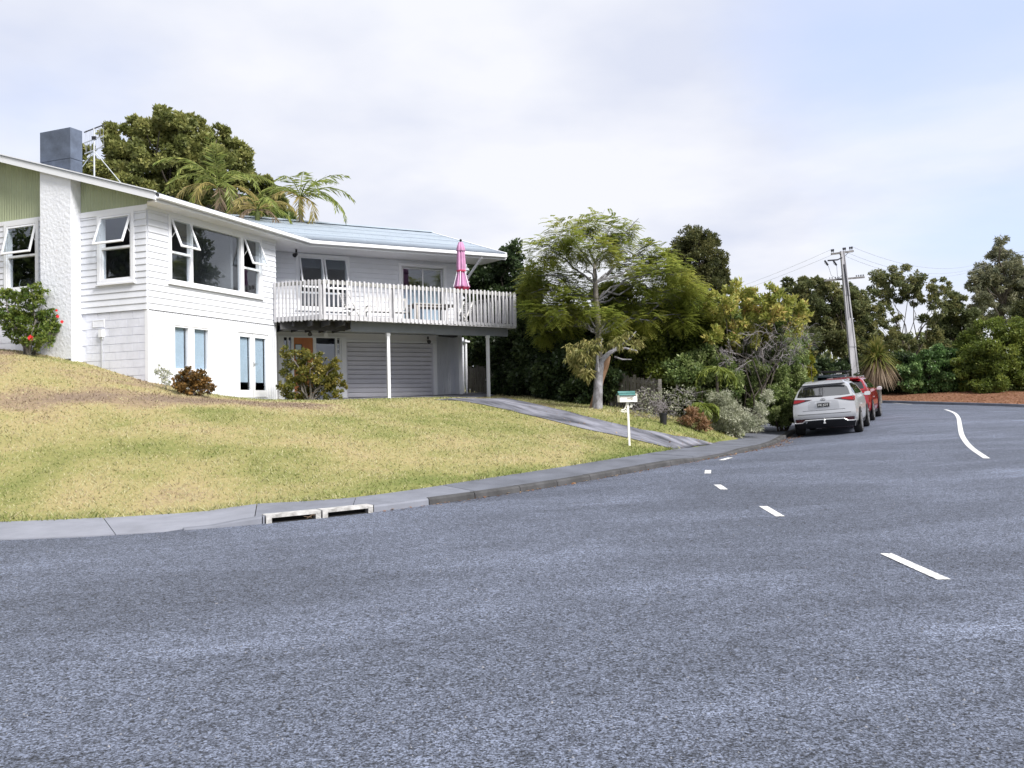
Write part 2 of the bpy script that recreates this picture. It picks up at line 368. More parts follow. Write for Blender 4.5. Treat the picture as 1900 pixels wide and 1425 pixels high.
def ground_mat():
    m = bpy.data.materials.new('lawn_soil'); m.use_nodes = True; n = m.node_tree; b = n.nodes['Principled BSDF']; l = n.links.new
    b.inputs['Roughness'].default_value = 0.95; b.inputs['Specular IOR Level'].default_value = 0.1
    at_ = n.nodes.new('ShaderNodeAttribute'); at_.attribute_name = 'tint'
    t = n.nodes.new('ShaderNodeTexCoord'); nz = n.nodes.new('ShaderNodeTexNoise'); nz.inputs['Scale'].default_value = 14; nz.inputs['Detail'].default_value = 7; l(t.outputs['Object'], nz.inputs['Vector'])
    ad = n.nodes.new('ShaderNodeMath'); ad.operation = 'MULTIPLY_ADD'; ad.inputs[1].default_value = 0.5; l(nz.outputs['Fac'], ad.inputs[0])
    sb = n.nodes.new('ShaderNodeMath'); sb.operation = 'SUBTRACT'; sb.inputs[1].default_value = 0.25; l(at_.outputs['Fac'], sb.inputs[0]); l(sb.outputs[0], ad.inputs[2])
    r = n.nodes.new('ShaderNodeValToRGB'); l(ad.outputs[0], r.inputs['Fac']); e = r.color_ramp.elements
    cs = [(0.0, (0.11, 0.14, 0.04)), (0.35, (0.225, 0.215, 0.085)), (0.6, (0.31, 0.26, 0.13)), (0.8, (0.25, 0.19, 0.125)), (1.0, (0.19, 0.145, 0.11))]
    while len(e) < 5: e.new(0.5)
    for i, (p, c) in enumerate(cs): e[i].position = p; e[i].color = (*c, 1)
    at2 = n.nodes.new('ShaderNodeAttribute'); at2.attribute_name = 'litter'
    nr = n.nodes.new('ShaderNodeTexNoise'); nr.inputs['Scale'].default_value = 9; nr.inputs['Detail'].default_value = 8; l(t.outputs['Object'], nr.inputs['Vector'])
    r2 = n.nodes.new('ShaderNodeValToRGB'); l(nr.outputs['Fac'], r2.inputs['Fac'])
    r2.color_ramp.elements[0].position = 0.35; r2.color_ramp.elements[0].color = (0.11, 0.048, 0.028, 1)
    r2.color_ramp.elements[1].position = 0.68; r2.color_ramp.elements[1].color = (0.26, 0.145, 0.095, 1)
    mx = n.nodes.new('ShaderNodeMix'); mx.data_type = 'RGBA'; l(at2.outputs['Fac'], mx.inputs[0]); l(r.outputs[0], mx.inputs[6]); l(r2.outputs[0], mx.inputs[7])
    l(mx.outputs[2], b.inputs['Base Color'])
    bp = n.nodes.new('ShaderNodeBump'); bp.inputs['Strength'].default_value = 0.6; bp.inputs['Distance'].default_value = 0.03; l(nz.outputs['Fac'], bp.inputs['Height']); l(bp.outputs[0], b.inputs['Normal'])
    return m
fx, fy = GX.ravel(), GY.ravel()
ground = np_mesh('ground', np.stack([fx, fy, GZ.ravel()], -1), Fg, ground_mat(), tint=lawn_tint(fx, fy), smooth=True)
lit = smooth(36, 40, fy) * smooth(14, 17, fx) * (1 - smooth(4.5, 7, sdist(fx, fy)))
a_ = ground.data.attributes.new('litter', 'FLOAT', 'POINT'); a_.data.foreach_set('value', lit.astype(np.float32))
tag(ground, kind='structure')

def asphalt_mat():
    m = bpy.data.materials.new('asphalt'); m.use_nodes = True; n = m.node_tree; b = n.nodes['Principled BSDF']; l = n.links.new
    t = n.nodes.new('ShaderNodeTexCoord'); P = t.outputs['Object']
    def noise(s, d, vec=P, rough=0.55, dist=0.0):
        x = n.nodes.new('ShaderNodeTexNoise'); x.inputs['Scale'].default_value = s; x.inputs['Detail'].default_value = d; x.inputs['Roughness'].default_value = rough
        x.inputs['Distortion'].default_value = dist; l(vec, x.inputs['Vector']); return x.outputs['Fac']
    def rng(v, a, b_, c, d):
        x = n.nodes.new('ShaderNodeMapRange'); x.inputs['From Min'].default_value = a; x.inputs['From Max'].default_value = b_; x.inputs['To Min'].default_value = c; x.inputs['To Max'].default_value = d; l(v, x.inputs['Value']); return x.outputs[0]
    def mul(a, c):
        x = n.nodes.new('ShaderNodeMath'); x.operation = 'MULTIPLY'; l(a, x.inputs[0]); l(c, x.inputs[1]); return x.outputs[0]
    mp = n.nodes.new('ShaderNodeMapping'); mp.vector_type = 'TEXTURE'; mp.inputs['Rotation'].default_value = (0, 0, R(18)); mp.inputs['Scale'].default_value = (2.6, 0.8, 1); l(P, mp.inputs[0])
    chips = n.nodes.new('ShaderNodeTexVoronoi'); chips.inputs['Scale'].default_value = 78; chips.inputs['Randomness'].default_value = 1; l(P, chips.inputs['Vector'])
    crand = n.nodes.new('ShaderNodeSeparateColor'); l(chips.outputs['Color'], crand.inputs[0])
    v = rng(crand.outputs[0], 0, 1, 0.42, 1.66)
    pits = rng(noise(80, 3), 0.34, 0.50, 0.25, 1.10)
    mid = rng(noise(7, 6, rough=0.7), 0.3, 0.7, 0.80, 1.20)
    streak = rng(noise(0.55, 5, mp.outputs[0], 0.6, 0.8), 0.40, 0.72, 0.86, 1.42)
    broad = rng(noise(0.22, 3), 0.35, 0.65, 0.94, 1.06)
    ch2 = n.nodes.new('ShaderNodeTexVoronoi'); ch2.inputs['Scale'].default_value = 56; l(P, ch2.inputs['Vector']); c2r = n.nodes.new('ShaderNodeSeparateColor'); l(ch2.outputs['Color'], c2r.inputs[0])
    pit2 = rng(c2r.outputs[0], 0.08, 0.24, 0.42, 1.05)
    mp2 = n.nodes.new('ShaderNodeMapping'); mp2.vector_type = 'TEXTURE'; mp2.inputs['Rotation'].default_value = (0, 0, R(12)); mp2.inputs['Scale'].default_value = (3.4, 0.7, 1); mp2.inputs['Location'].default_value = (1.3, .4, 0); l(P, mp2.inputs[0])
    worn = rng(noise(0.8, 3, mp2.outputs[0], 0.5, 0.4), 0.58, 0.74, 1.0, 1.45)
    f = mul(mul(mul(v, pits), mul(mid, streak)), mul(mul(broad, rng(noise(26, 2), 0.30, 0.42, 0.45, 1.0)), mul(pit2, worn)))
    vm = n.nodes.new('ShaderNodeVectorMath'); vm.operation = 'SCALE'; vm.inputs[0].default_value = (0.105, 0.121, 0.166); l(f, vm.inputs['Scale'])
    l(vm.outputs[0], b.inputs['Base Color'])
    b.inputs['Roughness'].default_value = 0.72; b.inputs['Specular IOR Level'].default_value = 0.42
    ad = n.nodes.new('ShaderNodeMath'); ad.operation = 'MULTIPLY_ADD'; ad.inputs[1].default_value = 0.6; l(crand.outputs[1], ad.inputs[0]); l(pits, ad.inputs[2])
    bp = n.nodes.new('ShaderNodeBump'); bp.inputs['Strength'].default_value = 0.75; bp.inputs['Distance'].default_value = 0.012; l(ad.outputs[0], bp.inputs['Height']); l(bp.outputs[0], b.inputs['Normal'])
    return m
ASPHALT = asphalt_mat()
rx = np.concatenate([np.arange(-70, -15, 2.0), np.arange(-15, 32, 0.36), np.arange(32, 71, 2.0)]); ry = np.concatenate([np.arange(-40, 4, 2.0), np.arange(4, 50, 0.36)])
RX, RY = np.meshgrid(rx, ry); S_ = sdist(RX, RY); RZ = zroad(RX, RY, S_); idr = np.arange(RX.size).reshape(RX.shape)
Fr = np.stack([idr[:-1, :-1], idr[:-1, 1:], idr[1:, 1:], idr[1:, :-1]], -1).reshape(-1, 4)
keep = S_.ravel()[Fr].min(1) < 0.05
road = np_mesh('road', np.stack([RX.ravel(), RY.ravel(), RZ.ravel()], -1), Fr[keep], ASPHALT, smooth=True); tag(road, kind='structure')

# ---- footpath slabs and kerb stones, laid along the kerb line
def spline(P, n):
    P = np.asarray(P, float); out_ = []
    for i in range(len(P) - 1):
        p0, p1, p2, p3 = P[max(i - 1, 0)], P[i], P[i + 1], P[min(i + 2, len(P) - 1)]
        for k in range(n):
            t = k / n; a = (-0.5 * t + t * t - 0.5 * t ** 3); b_ = 1 - 2.5 * t * t + 1.5 * t ** 3; c = 0.5 * t + 2 * t * t - 1.5 * t ** 3; d = -0.5 * t * t + 0.5 * t ** 3
            out_.append(a * p0 + b_ * p1 + c * p2 + d * p3)
    out_.append(P[-1]); return np.array(out_)
KI, BI = spline(KERB[3:15], 24), spline(BACK[3:15], 24)
arc = np.concatenate([[0], np.cumsum(np.hypot(*np.diff(KI, axis=0).T))])
def kpt(s): return np.array([np.interp(s, arc, KI[:, 0]), np.interp(s, arc, KI[:, 1])])
def bpt(s): return np.array([np.interp(s, arc, BI[:, 0]), np.interp(s, arc, BI[:, 1])])
def kdir(s): d = kpt(min(s + .1, arc[-1])) - kpt(max(s - .1, 0)); return d / np.hypot(*d)
def s_at_x(x): return float(np.interp(x, KI[:, 0], arc))
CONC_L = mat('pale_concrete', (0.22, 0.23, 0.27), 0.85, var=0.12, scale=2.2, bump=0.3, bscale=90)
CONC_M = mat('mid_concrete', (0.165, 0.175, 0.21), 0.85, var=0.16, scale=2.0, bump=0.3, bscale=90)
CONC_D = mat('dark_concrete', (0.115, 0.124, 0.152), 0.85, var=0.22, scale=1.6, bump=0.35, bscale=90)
KERBM = mat('kerb_concrete', (0.038, 0.038, 0.040), 0.9, c2=(0.075, 0.075, 0.08), scale=3.5, bump=0.4, bscale=60)
INLETW = mat('painted_inlet', (0.24, 0.235, 0.23), 0.8, c2=(0.55, 0.545, 0.54), scale=9, bump=0.3, bscale=50)
path = empty('footpath', (0, 12, 0)); path['kind'] = 'structure'
s0 = s_at_x(-11.5); joints = [s0]
for xj in (-9.6, -7.9, -6.35, -4.95, -3.4, -2.25): joints.append(s_at_x(xj))
while joints[-1] < arc[-1] - 2.4: joints.append(joints[-1] + random.uniform(2.1, 2.5))
joints.append(arc[-1])
for j in range(len(joints) - 1):
    a, b = joints[j] + 0.006, joints[j + 1] - 0.006; mb = MB(); seg = 6; dz = random.uniform(-0.003, 0.003)
    rows = []
    for k in range(seg + 1):
        s = a + (b - a) * k / seg; p, q = kpt(s), bpt(s); u = (q - p) / np.hypot(*(q - p)); x = p[0]
        inn = p + u * (0.15 if x > -4.3 else 0.0); qz = q + u * 0.04
        zi = z_r(*p) + (float(kh(x)) if x > -4.3 else 0.012) + dz; zo = z_r(*p) + 0.045 + float(kh(x)) + dz
        rows += [(*inn, zi - .1), (*inn, zi), (*qz, zo), (*qz, zo - .1)]
    fs = []
    for k in range(seg):
        o_ = 4 * k
        fs += [(o_ + 1, o_ + 5, o_ + 6, o_ + 2), (o_, o_ + 4, o_ + 5, o_ + 1), (o_ + 2, o_ + 6, o_ + 7, o_ + 3)]
    fs += [(0, 1, 2, 3), (4 * seg + 3, 4 * seg + 2, 4 * seg + 1, 4 * seg)]
    xm = kpt((a + b) / 2)[0]
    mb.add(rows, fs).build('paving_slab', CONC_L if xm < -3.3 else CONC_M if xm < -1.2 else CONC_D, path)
kerb = empty('kerb', (0, 12, 0)); kerb['kind'] = 'structure'
S_IN0, S_IN1 = s_at_x(-3.28), s_at_x(-1.98)
def kerb_piece(a, b, name='kerb_stone', m_=KERBM):
    mb = MB(); seg = 3; rows = []; jh = random.uniform(-.004, .004)
    for k in range(seg + 1):
        s = a + (b - a) * k / seg; p, q = kpt(s), bpt(s); u = (q - p) / np.hypot(*(q - p)); h = float(kh(p[0])) + jh; z = z_r(*p)
        if 3.4 < p[0] < 5.6: h *= 1 - 0.45 * float(smooth(3.4, 4.1, p[0]) * (1 - smooth(4.9, 5.6, p[0])))
        i2 = p + u * 0.155
        rows += [(*p, z - .06), (*(p + u * .012), z + h * .78), (*(p + u * .035), z + h + .004), (*i2, z + h + .006), (*i2, z - .06)]
    fs = []
    for k in range(seg):
        o_ = 5 * k
        for e in range(4): fs.append((o_ + e, o_ + 5 + e, o_ + 6 + e, o_ + 1 + e))
    fs += [(4, 3, 2, 1, 0), tuple(5 * seg + e for e in range(5))]
    return mb.add(rows, fs).build(name, m_, kerb)
s = s_at_x(-4.2)
while s < arc[-1] - 0.3:
    ln = random.uniform(0.85, 1.0); e = min(s + ln, arc[-1])
    if s < S_IN0 < e: e = S_IN0
    if S_IN0 <= s < S_IN1: s = S_IN1; continue
    kerb_piece(s + .007, e - .007, m_=KERBM if s > S_IN1 + .75 else CONC_M); s = e
# the kerb beyond the bend, one long piece
mb = MB(); KF = spline(KERB[14:], 6); rows = []
for i, p in enumerate(KF):
    d = KF[min(i + 1, len(KF) - 1)] - KF[max(i - 1, 0)]; d /= np.hypot(*d); u = np.array([-d[1], d[0]]); z = z_r(*p)
    q = p + u * .45; rows += [(*p, z - .1), (*p, z + .13), (*q, z + .14), (*q, z - .1)]
fs = []
for k in range(len(KF) - 1):
    for e in range(3): fs.append((4 * k + e, 4 * k + 4 + e, 4 * k + 5 + e, 4 * k + 1 + e))
mb.add(rows, fs).build('kerb_strip', CONC_D, kerb)

# two stormwater inlets let into the kerb
PITM = mat('drain_pit', (0.01, 0.01, 0.01), 0.9)
half = (S_IN1 - S_IN0) / 2
for k, lab in enumerate(('white concrete stormwater inlet in the kerb with a twig caught in its slot', 'clean white concrete stormwater inlet in the kerb nearer to the mailbox')):
    a, b = S_IN0 + half * k + .012, S_IN0 + half * (k + 1) - .012
    p, q = kpt(a), kpt(b); z = min(z_r(*p), z_r(*q)); u = np.array([*(q - p), z_r(*q) - z_r(*p)]); ln = np.linalg.norm(u); u /= ln; back = np.array([-u[1], u[0], 0])
    o3 = np.array([*p, z_r(*p)])
    def F(du, db, dz): return tuple(o3 + u * du + back * db + np.array([0, 0, dz]))
    def bx_(mb, u0, u1, b0, b1, z0, z1): return mb.box8([F(u0, b0, z0), F(u1, b0, z0), F(u1, b1, z0), F(u0, b1, z0), F(u0, b0, z1), F(u1, b0, z1), F(u1, b1, z1), F(u0, b1, z1)])
    t = empty('storm_drain', tuple(o3), lab, 'drain', 'stormwater inlets in the kerb')
    mb = MB(); bx_(mb, 0, ln, -.012, .22, .068, .106); bx_(mb, 0, .075, -.012, .2, -.05, .068); bx_(mb, ln - .07, ln, -.012, .2, -.05, .075)
    mb.build('frame', INLETW, t)
    mb = MB(); bx_(mb, .075, ln - .07, .12, .16, -.05, .075); bx_(mb, .075, ln - .07, 0, .12, -.05, .006); mb.build('pit', PITM, t)
    if k == 0:
        mb = MB(); mb.tube([F(ln - .2, -.03, .02), F(ln - .12, -.02, .06), F(ln - .08, -.02, .05)], .006, 4); mb.tube([F(ln - .24, -.03, .05), F(ln - .13, -.03, .03)], .005, 4); mb.build('twig', BROWNW, t)

# ---- driveway
DRVM = mat('driveway_concrete', (0.045, 0.048, 0.06), 0.75, c2=(0.27, 0.275, 0.33), scale=1.5, bump=0.35, bscale=50, stretch=(2.4, 0.6, 1), rot=R(126), detail=8, lo=.36, hi=.66)
def resample(P, n):
    P = np.array([(p.x, p.y) for p in P]); a = np.concatenate([[0], np.cumsum(np.hypot(*np.diff(P, axis=0).T))]); t = np.linspace(0, a[-1], n)
    return np.stack([np.interp(t, a, P[:, 0]), np.interp(t, a, P[:, 1])], -1)
DL, DR = resample(DRV_L, 40), resample(DRV_R, 40); n_c = 10
T = np.linspace(0, 1, n_c)[None, :, None]; D3 = DL[:, None, :] * (1 - T) + DR[:, None, :] * T
DX, DY = D3[..., 0], D3[..., 1]; DZ = zground(DX, DY) + 0.018
sk = sdist(DX, DY); DZ = np.maximum(DZ, np.where(sk < 1.5, zroad(DX, DY, sk) + 0.105, -9))
idd = np.arange(DX.size).reshape(DX.shape); Fd = np.stack([idd[:-1, :-1], idd[1:, :-1], idd[1:, 1:], idd[:-1, 1:]], -1).reshape(-1, 4)
Vd = np.stack([DX.ravel(), DY.ravel(), DZ.ravel()], -1); nb_ = len(Vd); edge = list(idd[:, 0]) + list(idd[-1, 1:]) + list(idd[::-1, -1][1:]) + list(idd[0, ::-1][1:-1])
Vl = Vd[edge] - np.array([0, 0, 0.16]); E1 = np.array(edge); E2 = nb_ + np.arange(len(edge))
Fs_ = np.stack([E1, np.roll(E1, -1), np.roll(E2, -1), E2], -1)
drive = np_mesh('driveway', np.concatenate([Vd, Vl]), np.concatenate([Fd, Fs_]), DRVM); tag(drive, kind='structure')

# apron of the garage: the concrete pad under the deck
mb = MB(); pts = [(-6.9, 27.2), (-1.2, 28.4), (-0.6, 30.2), (-1.2, 33.2), (-7.4, 30.2)]
top = [(x, y, zg(x, y) + 0.035) for x, y in pts]; n_ = len(pts)
mb.add(top + [(x, y, z - .2) for x, y, z in top], [tuple(range(n_))] + [(i, n_ + i, n_ + (i + 1) % n_, (i + 1) % n_) for i in range(n_)])
tag(mb.build('garage_apron', DRVM), kind='structure')

# ---- painted road markings
PAINT = mat('road_paint', (0.16, 0.17, 0.20), 0.7, c2=(0.74, 0.74, 0.74), scale=26, bump=0.3, bscale=90, detail=8, lo=.36, hi=.50)
def marking(pts2, w, name='lane_marking'):
    P = spline(np.array(pts2), 8) if len(pts2) > 2 else np.linspace(pts2[0], pts2[1], 9); mb = MB(); rows = []
    for i, p in enumerate(P):
        d = P[min(i + 1, len(P) - 1)] - P[max(i - 1, 0)]; d = d / np.hypot(*d); nrm = np.array([-d[1], d[0]]) * w / 2
        for q in (p + nrm, p - nrm): rows.append((*q, z_r(*q) + .007))
    fs = [(2 * i, 2 * i + 1, 2 * i + 3, 2 * i + 2) for i in range(len(P) - 1)]
    return tag(mb.add(rows, fs).build(name, PAINT), kind='structure')
def rp(x, y): h_ = hit_road(x, y); return (h_.x, h_.y)
for a, b in (((1752, 1077), (1643, 1028)), ((1448, 959), (1416, 940)), ((1344, 909), (1331, 900)), ((1313, 879), (1314, 873)), ((1338, 854.5), (1356, 849.5))): marking([rp(*a), rp(*b)], 0.115)
marking([rp(1831, 851), rp(1800, 829), rp(1785, 808), rp(1781, 790), rp(1778, 775), rp(1770, 766), rp(1754, 760)], 0.125)
marking([rp(1640, 747), rp(1692, 750.5)], 0.14); marking([rp(1882, 753.5), rp(1925, 756)], 0.14)

# ---- loose chips on the seal
STONE = mat('loose_chip', (0.10, 0.11, 0.13), 0.8, c2=(0.26, 0.26, 0.28), scale=3)
n_ = 5200; d_ = 2.2 + 18 * RNG.random(n_) ** 1.4; a_ = R(38) * (2 * RNG.random(n_) - 1); sx, sy = d_ * np.sin(a_), d_ * np.cos(a_)
ok = sdist(sx, sy) < -0.06; sx, sy = sx[ok], sy[ok]; sz = zroad(sx, sy); n_ = len(sx); r_ = 0.0035 + 0.006 * RNG.random(n_) ** 3
ang = RNG.random(n_) * 6.28; V = np.zeros((n_, 5, 3))
for k in range(4):
    V[:, k, 0] = sx + r_ * (0.7 + .6 * RNG.random(n_)) * np.cos(ang + k * 1.571); V[:, k, 1] = sy + r_ * (0.7 + .6 * RNG.random(n_)) * np.sin(ang + k * 1.571); V[:, k, 2] = sz - .001
V[:, 4] = np.stack([sx, sy, sz + r_ * (0.8 + .5 * RNG.random(n_))], -1)
b5 = (np.arange(n_) * 5)[:, None]; Ft = np.concatenate([b5 + np.array([[k, (k + 1) % 4, 4]]) for k in range(4)])
tag(np_mesh('gravel', V.reshape(-1, 3), Ft, STONE), kind='stuff')

# ---- mown grass
GRASS = leaf_mat('grass_blades', [(0.16, 0.205, 0.055), (0.285, 0.295, 0.125), (0.42, 0.40, 0.235), (0.40, 0.335, 0.21), (0.25, 0.19, 0.145)], 0.7, 0.25, 0.2)
def beyond_path(x, y, over):
    best = np.full(x.shape, 1e9); sg = np.ones(x.shape)
    for (ax, ay), (bx, by) in zip(BI[:-6:6], BI[6::6]):
        ex, ey = bx - ax, by - ay; t = np.clip(((x - ax) * ex + (y - ay) * ey) / (ex * ex + ey * ey), 0, 1); d = np.hypot(x - ax - t * ex, y - ay - t * ey); m = d < best - 1e-6
        best = np.where(m, d, best); sg = np.where(m, np.sign(ex * (y - ay) - ey * (x - ax)), sg)
    return best * sg > -over
def grass_points(n, x0, x1, y0, y1, p=1.6):
    x = x0 + (x1 - x0) * RNG.random(n); y = y0 + (y1 - y0) * RNG.random(n); s = sdist(x, y)
    k = (s > 0.80) & ~in_house(x, y, 0.02) & ~in_poly(x, y, DRV_POLY) & (RNG.random(n) < np.minimum(1, (11.5 / y) ** p)); k &= (x > -y * 1.25) & ~((y > 30.5) & (s < 2))
    k &= np.where(y < 31, beyond_path(x, y, .05 * vnoise(x, y, .3, 8)), s > 0.5)
    return x[k], y[k]
x, y = grass_points(500000, -24, 10.5, 10.6, 31.5); z = zground(x, y); n_ = len(x)
hgt = (0.016 + 0.026 * RNG.random(n_)) * (0.8 + 0.6 * vnoise(x, y, 0.5, 14)); sbk = np.min(np.hypot(x[:, None] - BI[None, ::3, 0], y[:, None] - BI[None, ::3, 1]), 1); hgt = hgt * np.where(sbk < .22, 1.9, 1.0) * np.where(x > 2.5, 1.4, 1)
ang = RNG.random(n_) * 6.28; w_ = (0.006 + 0.007 * RNG.random(n_)) * np.clip(y / 13, 1, 2); le = hgt * (0.3 + 1.3 * RNG.random(n_)); la = RNG.random(n_) * 6.28
V = np.zeros((n_, 3, 3)); V[:, 0] = np.stack([x + w_ * np.cos(ang), y + w_ * np.sin(ang), z - .004], -1); V[:, 1] = np.stack([x - w_ * np.cos(ang), y - w_ * np.sin(ang), z - .004], -1)
V[:, 2] = np.stack([x + le * np.cos(la), y + le * np.sin(la), z + hgt], -1)
tt = np.clip(lawn_tint(x, y) + 0.16 * RNG.standard_normal(n_), 0, 1)
tag(np_mesh('grass', V.reshape(-1, 3), np.arange(n_ * 3).reshape(-1, 3), GRASS, tint=np.repeat(tt, 3)), kind='stuff')

# ================================================================ the house
class Frame:
    def __init__(s, p, u, o): s.p = np.array(p, float); s.u = np.array(u, float); s.o = np.array(o, float)
    def P(s, u, o, z): q = s.p + s.u * u + s.o * o; return (q[0], q[1], z)
def fbox(mb, fr, u0, u1, o0, o1, z0, z1):
    P = fr.P; return mb.box8([P(u0, o1, z0), P(u1, o1, z0), P(u1, o0, z0), P(u0, o0, z0), P(u0, o1, z1), P(u1, o1, z1), P(u1, o0, z1), P(u0, o0, z1)])
GAB = Frame(A_PT, (-0.9285, 0.3714), G_OUT); MID = Frame(A_PT, (0.3714, 0.9285), M_OUT); DKW = Frame(W_PT, (0.878, 0.479), W_OUT)
_p = DKW.P(5.77, 0, 0); ANG = Frame(_p[:2], (math.cos(R(55)), math.sin(R(55))), (math.sin(R(55)), -math.cos(R(55))))
house = empty('house', (-9.19, 21.8, 2.4), 'white two storey weatherboard house with a green gable and a raised front deck', 'house')
Z_FL, Z_SOF = 4.30, 6.94

def cells(u0, u1, z0, z1, ops):
    us = sorted({u0, u1, *[min(max(v, u0), u1) for o in ops for v in o[:2]]}); zs = sorted({z0, z1, *[min(max(v, z0), z1) for o in ops for v in o[2:4]]})
    for a, b in zip(us[:-1], us[1:]):
        for c, d in zip(zs[:-1], zs[1:]):
            if b - a < 1e-4 or d - c < 1e-4: continue
            m, n = (a + b) / 2, (c + d) / 2
            if not any(o[0] < m < o[1] and o[2] < n < o[3] for o in ops): yield a, b, c, d
def wall(fr, u0, u1, z0, z1, ops=(), m=WHITE, o0=-.12, o1=0.0, name='wall'):
    mb = MB()
    for a, b, c, d in cells(u0, u1, z0, z1, ops): fbox(mb, fr, a, b, o0, o1, c, d)
    return mb.build(name, m, house)
def boards(fr, u0, u1, z0, z1, ops=(), pitch=.165):
    z = z0
    while z < z1 - .03:
        zt = min(z + pitch, z1); segs = [(u0, u1)]
        for o in ops:
            if min(zt, o[3]) - max(z, o[2]) > .02:
                ns = []
                for a, b in segs:
                    if o[1] <= a or o[0] >= b: ns.append((a, b)); continue
                    if o[0] > a: ns.append((a, o[0]))
                    if o[1] < b: ns.append((o[1], b))
                segs = ns
        for a, b in segs:
            if b - a < .04: continue
            mb = MB(); P = fr.P; j = random.uniform(-.001, .001); o_ = .036 + j
            mb.box8([P(a, o_, z), P(b, o_, z), P(b, .001, z), P(a, .001, z), P(a, .013, zt + .004), P(b, .013, zt + .004), P(b, .001, zt + .004), P(a, .001, zt + .004)])
            mb.build('weatherboard', WHITE, house)
        z += pitch
def grooved(fr, u0, u1, z0, z1, ops=(), pitch=.10, m=WHITE, name='cladding', th=.018):
    """vertical boarding with an open V joint every 100 mm, joined (each board is under ten pixels wide)"""
    mb = MB(); n = max(1, round((u1 - u0) / pitch)); w = (u1 - u0) / n
    for i in range(n):
        for a, b, c, d in cells(u0 + i * w + .0085, u0 + (i + 1) * w - .0085, z0, z1, ops): fbox(mb, fr, a, b, .001, th, c, d)
    return mb.build(name, m, house)
def ring(mb, fr, u0, u1, z0, z1, w, o0, o1, wb=None, wt=None):
    wb = w if wb is None else wb; wt = w if wt is None else wt
    fbox(mb, fr, u0, u0 + w, o0, o1, z0, z1); fbox(mb, fr, u1 - w, u1, o0, o1, z0, z1)
    if wb: fbox(mb, fr, u0 + w, u1 - w, o0, o1, z0, z0 + wb)
    if wt: fbox(mb, fr, u0 + w, u1 - w, o0, o1, z1 - wt, z1)
def pane(fr, parent, u0, u1, z0, z1, o=-.04, m=GLASS):
    mb = MB(); fbox(mb, fr, u0, u1, o - .002, o + .002, z0, z1); return mb.build('pane', m, parent)
def awning(fr, parent, u0, u1, zt, h, ang, o=.01):
    """top hung sash pushed open by ang degrees"""
    s, c = math.sin(R(ang)), math.cos(R(ang)); P0 = np.array(fr.P(0, o, zt)); U = np.array([*fr.u, 0]); O = np.array([*fr.o, 0]); Zv = np.array([0, 0, 1.0])
    D = O * s - Zv * c; Nn = O * c + Zv * s
    def bx(mb, a, b, d0, d1, t0, t1):
        q = lambda u, d, t: tuple(P0 + U * u + D * d + Nn * t)
        return mb.box8([q(a, d1, t1), q(b, d1, t1), q(b, d1, t0), q(a, d1, t0), q(a, d0, t1), q(b, d0, t1), q(b, d0, t0), q(a, d0, t0)])
    mb = MB(); w = .048
    bx(mb, u0, u0 + w, 0, h, 0, .036); bx(mb, u1 - w, u1, 0, h, 0, .036); bx(mb, u0 + w, u1 - w, 0, w, 0, .036); bx(mb, u0 + w, u1 - w, h - w * 1.15, h, 0, .036)
    mb.build('sash', WHITE_TRIM, parent)
    mb = MB(); bx(mb, u0 + w, u1 - w, w, h - w, .014, .018); mb.build('pane', GLASS, parent)
    for uu in (u0 + .03, u1 - .03):
        mb = MB(); mb.bar(tuple(P0 + U * uu + D * h * .45), fr.P(uu, o - .01, zt - h * .62), .012, .012); mb.build('stay', WHITE_TRIM, parent)
def window(fr, u0, u1, z0, z1, casing=.09, sill=True, bars=(), head=True):
    """casing + frame as the window part; bars = extra mullions and transoms (u0,u1,z0,z1)"""
    mb = MB(); c = casing
    ring(mb, fr, u0 - c, u1 + c, z0 - c * .8, z1 + c, c + .004, .0, .052, wb=c * .8 + .004)
    ring(mb, fr, u0 + .003, u1 - .003, z0 + .003, z1 - .003, .045, -.10, .036)
    for b in bars: fbox(mb, fr, *b[:2], -.09, .034, *b[2:])
    w = mb.build('window', WHITE_TRIM, house)
    if sill:
        mb = MB(); P = fr.P; a, b = u0 - c - .03, u1 + c + .03; zs = z0 - c * .8
        mb.box8([P(a, .10, zs - .045), P(b, .10, zs - .045), P(b, 0, zs - .045), P(a, 0, zs - .045), P(a, .10, zs - .012), P(b, .10, zs - .012), P(b, 0, zs + .004), P(a, 0, zs + .004)])
        mb.build('sill', WHITE_TRIM, w)
    return w
def sheet(fr, parent, u0, u1, z0, z1, o, m, name):
    mb = MB(); fbox(mb, fr, u0, u1, o - .003, o + .003, z0, z1); return mb.build(name, m, parent)

# ---- gable end
GW1 = (0.50, 1.56, 5.12, 6.80); GW2 = (3.86, 4.98, 5.14, 6.88); G_END = 13.3
wall(GAB, 0, G_END, Z_FL, 6.98, [GW1, GW2])
boards(GAB, 0.012, 2.25, Z_FL, 6.86, [GW1]); boards(GAB, 3.35, 8.6, Z_FL, 6.92, [GW2])
mb = MB(); fbox(mb, GAB, .0, 2.25, .0, .046, 6.83, 6.97); fbox(mb, GAB, 3.35, 8.6, .0, .046, 6.92, 7.03); mb.build('frieze_board', WHITE_TRIM, house)
w = window(GAB, *GW1, casing=.10, bars=[(GW1[0] + .04, GW1[1] - .04, 5.93, 5.985)])
pane(GAB, w, .54, 1.52, 5.16, 5.93); awning(GAB, w, .515, 1.545, 6.775, .80, 20)
w = window(GAB, *GW2, casing=.10, bars=[(GW2[0] + .04, GW2[1] - .04, 6.0, 6.055)])
pane(GAB, w, 3.90, 4.94, 5.18, 6.0); awning(GAB, w, 3.875, 4.965, 6.855, .81, 14)
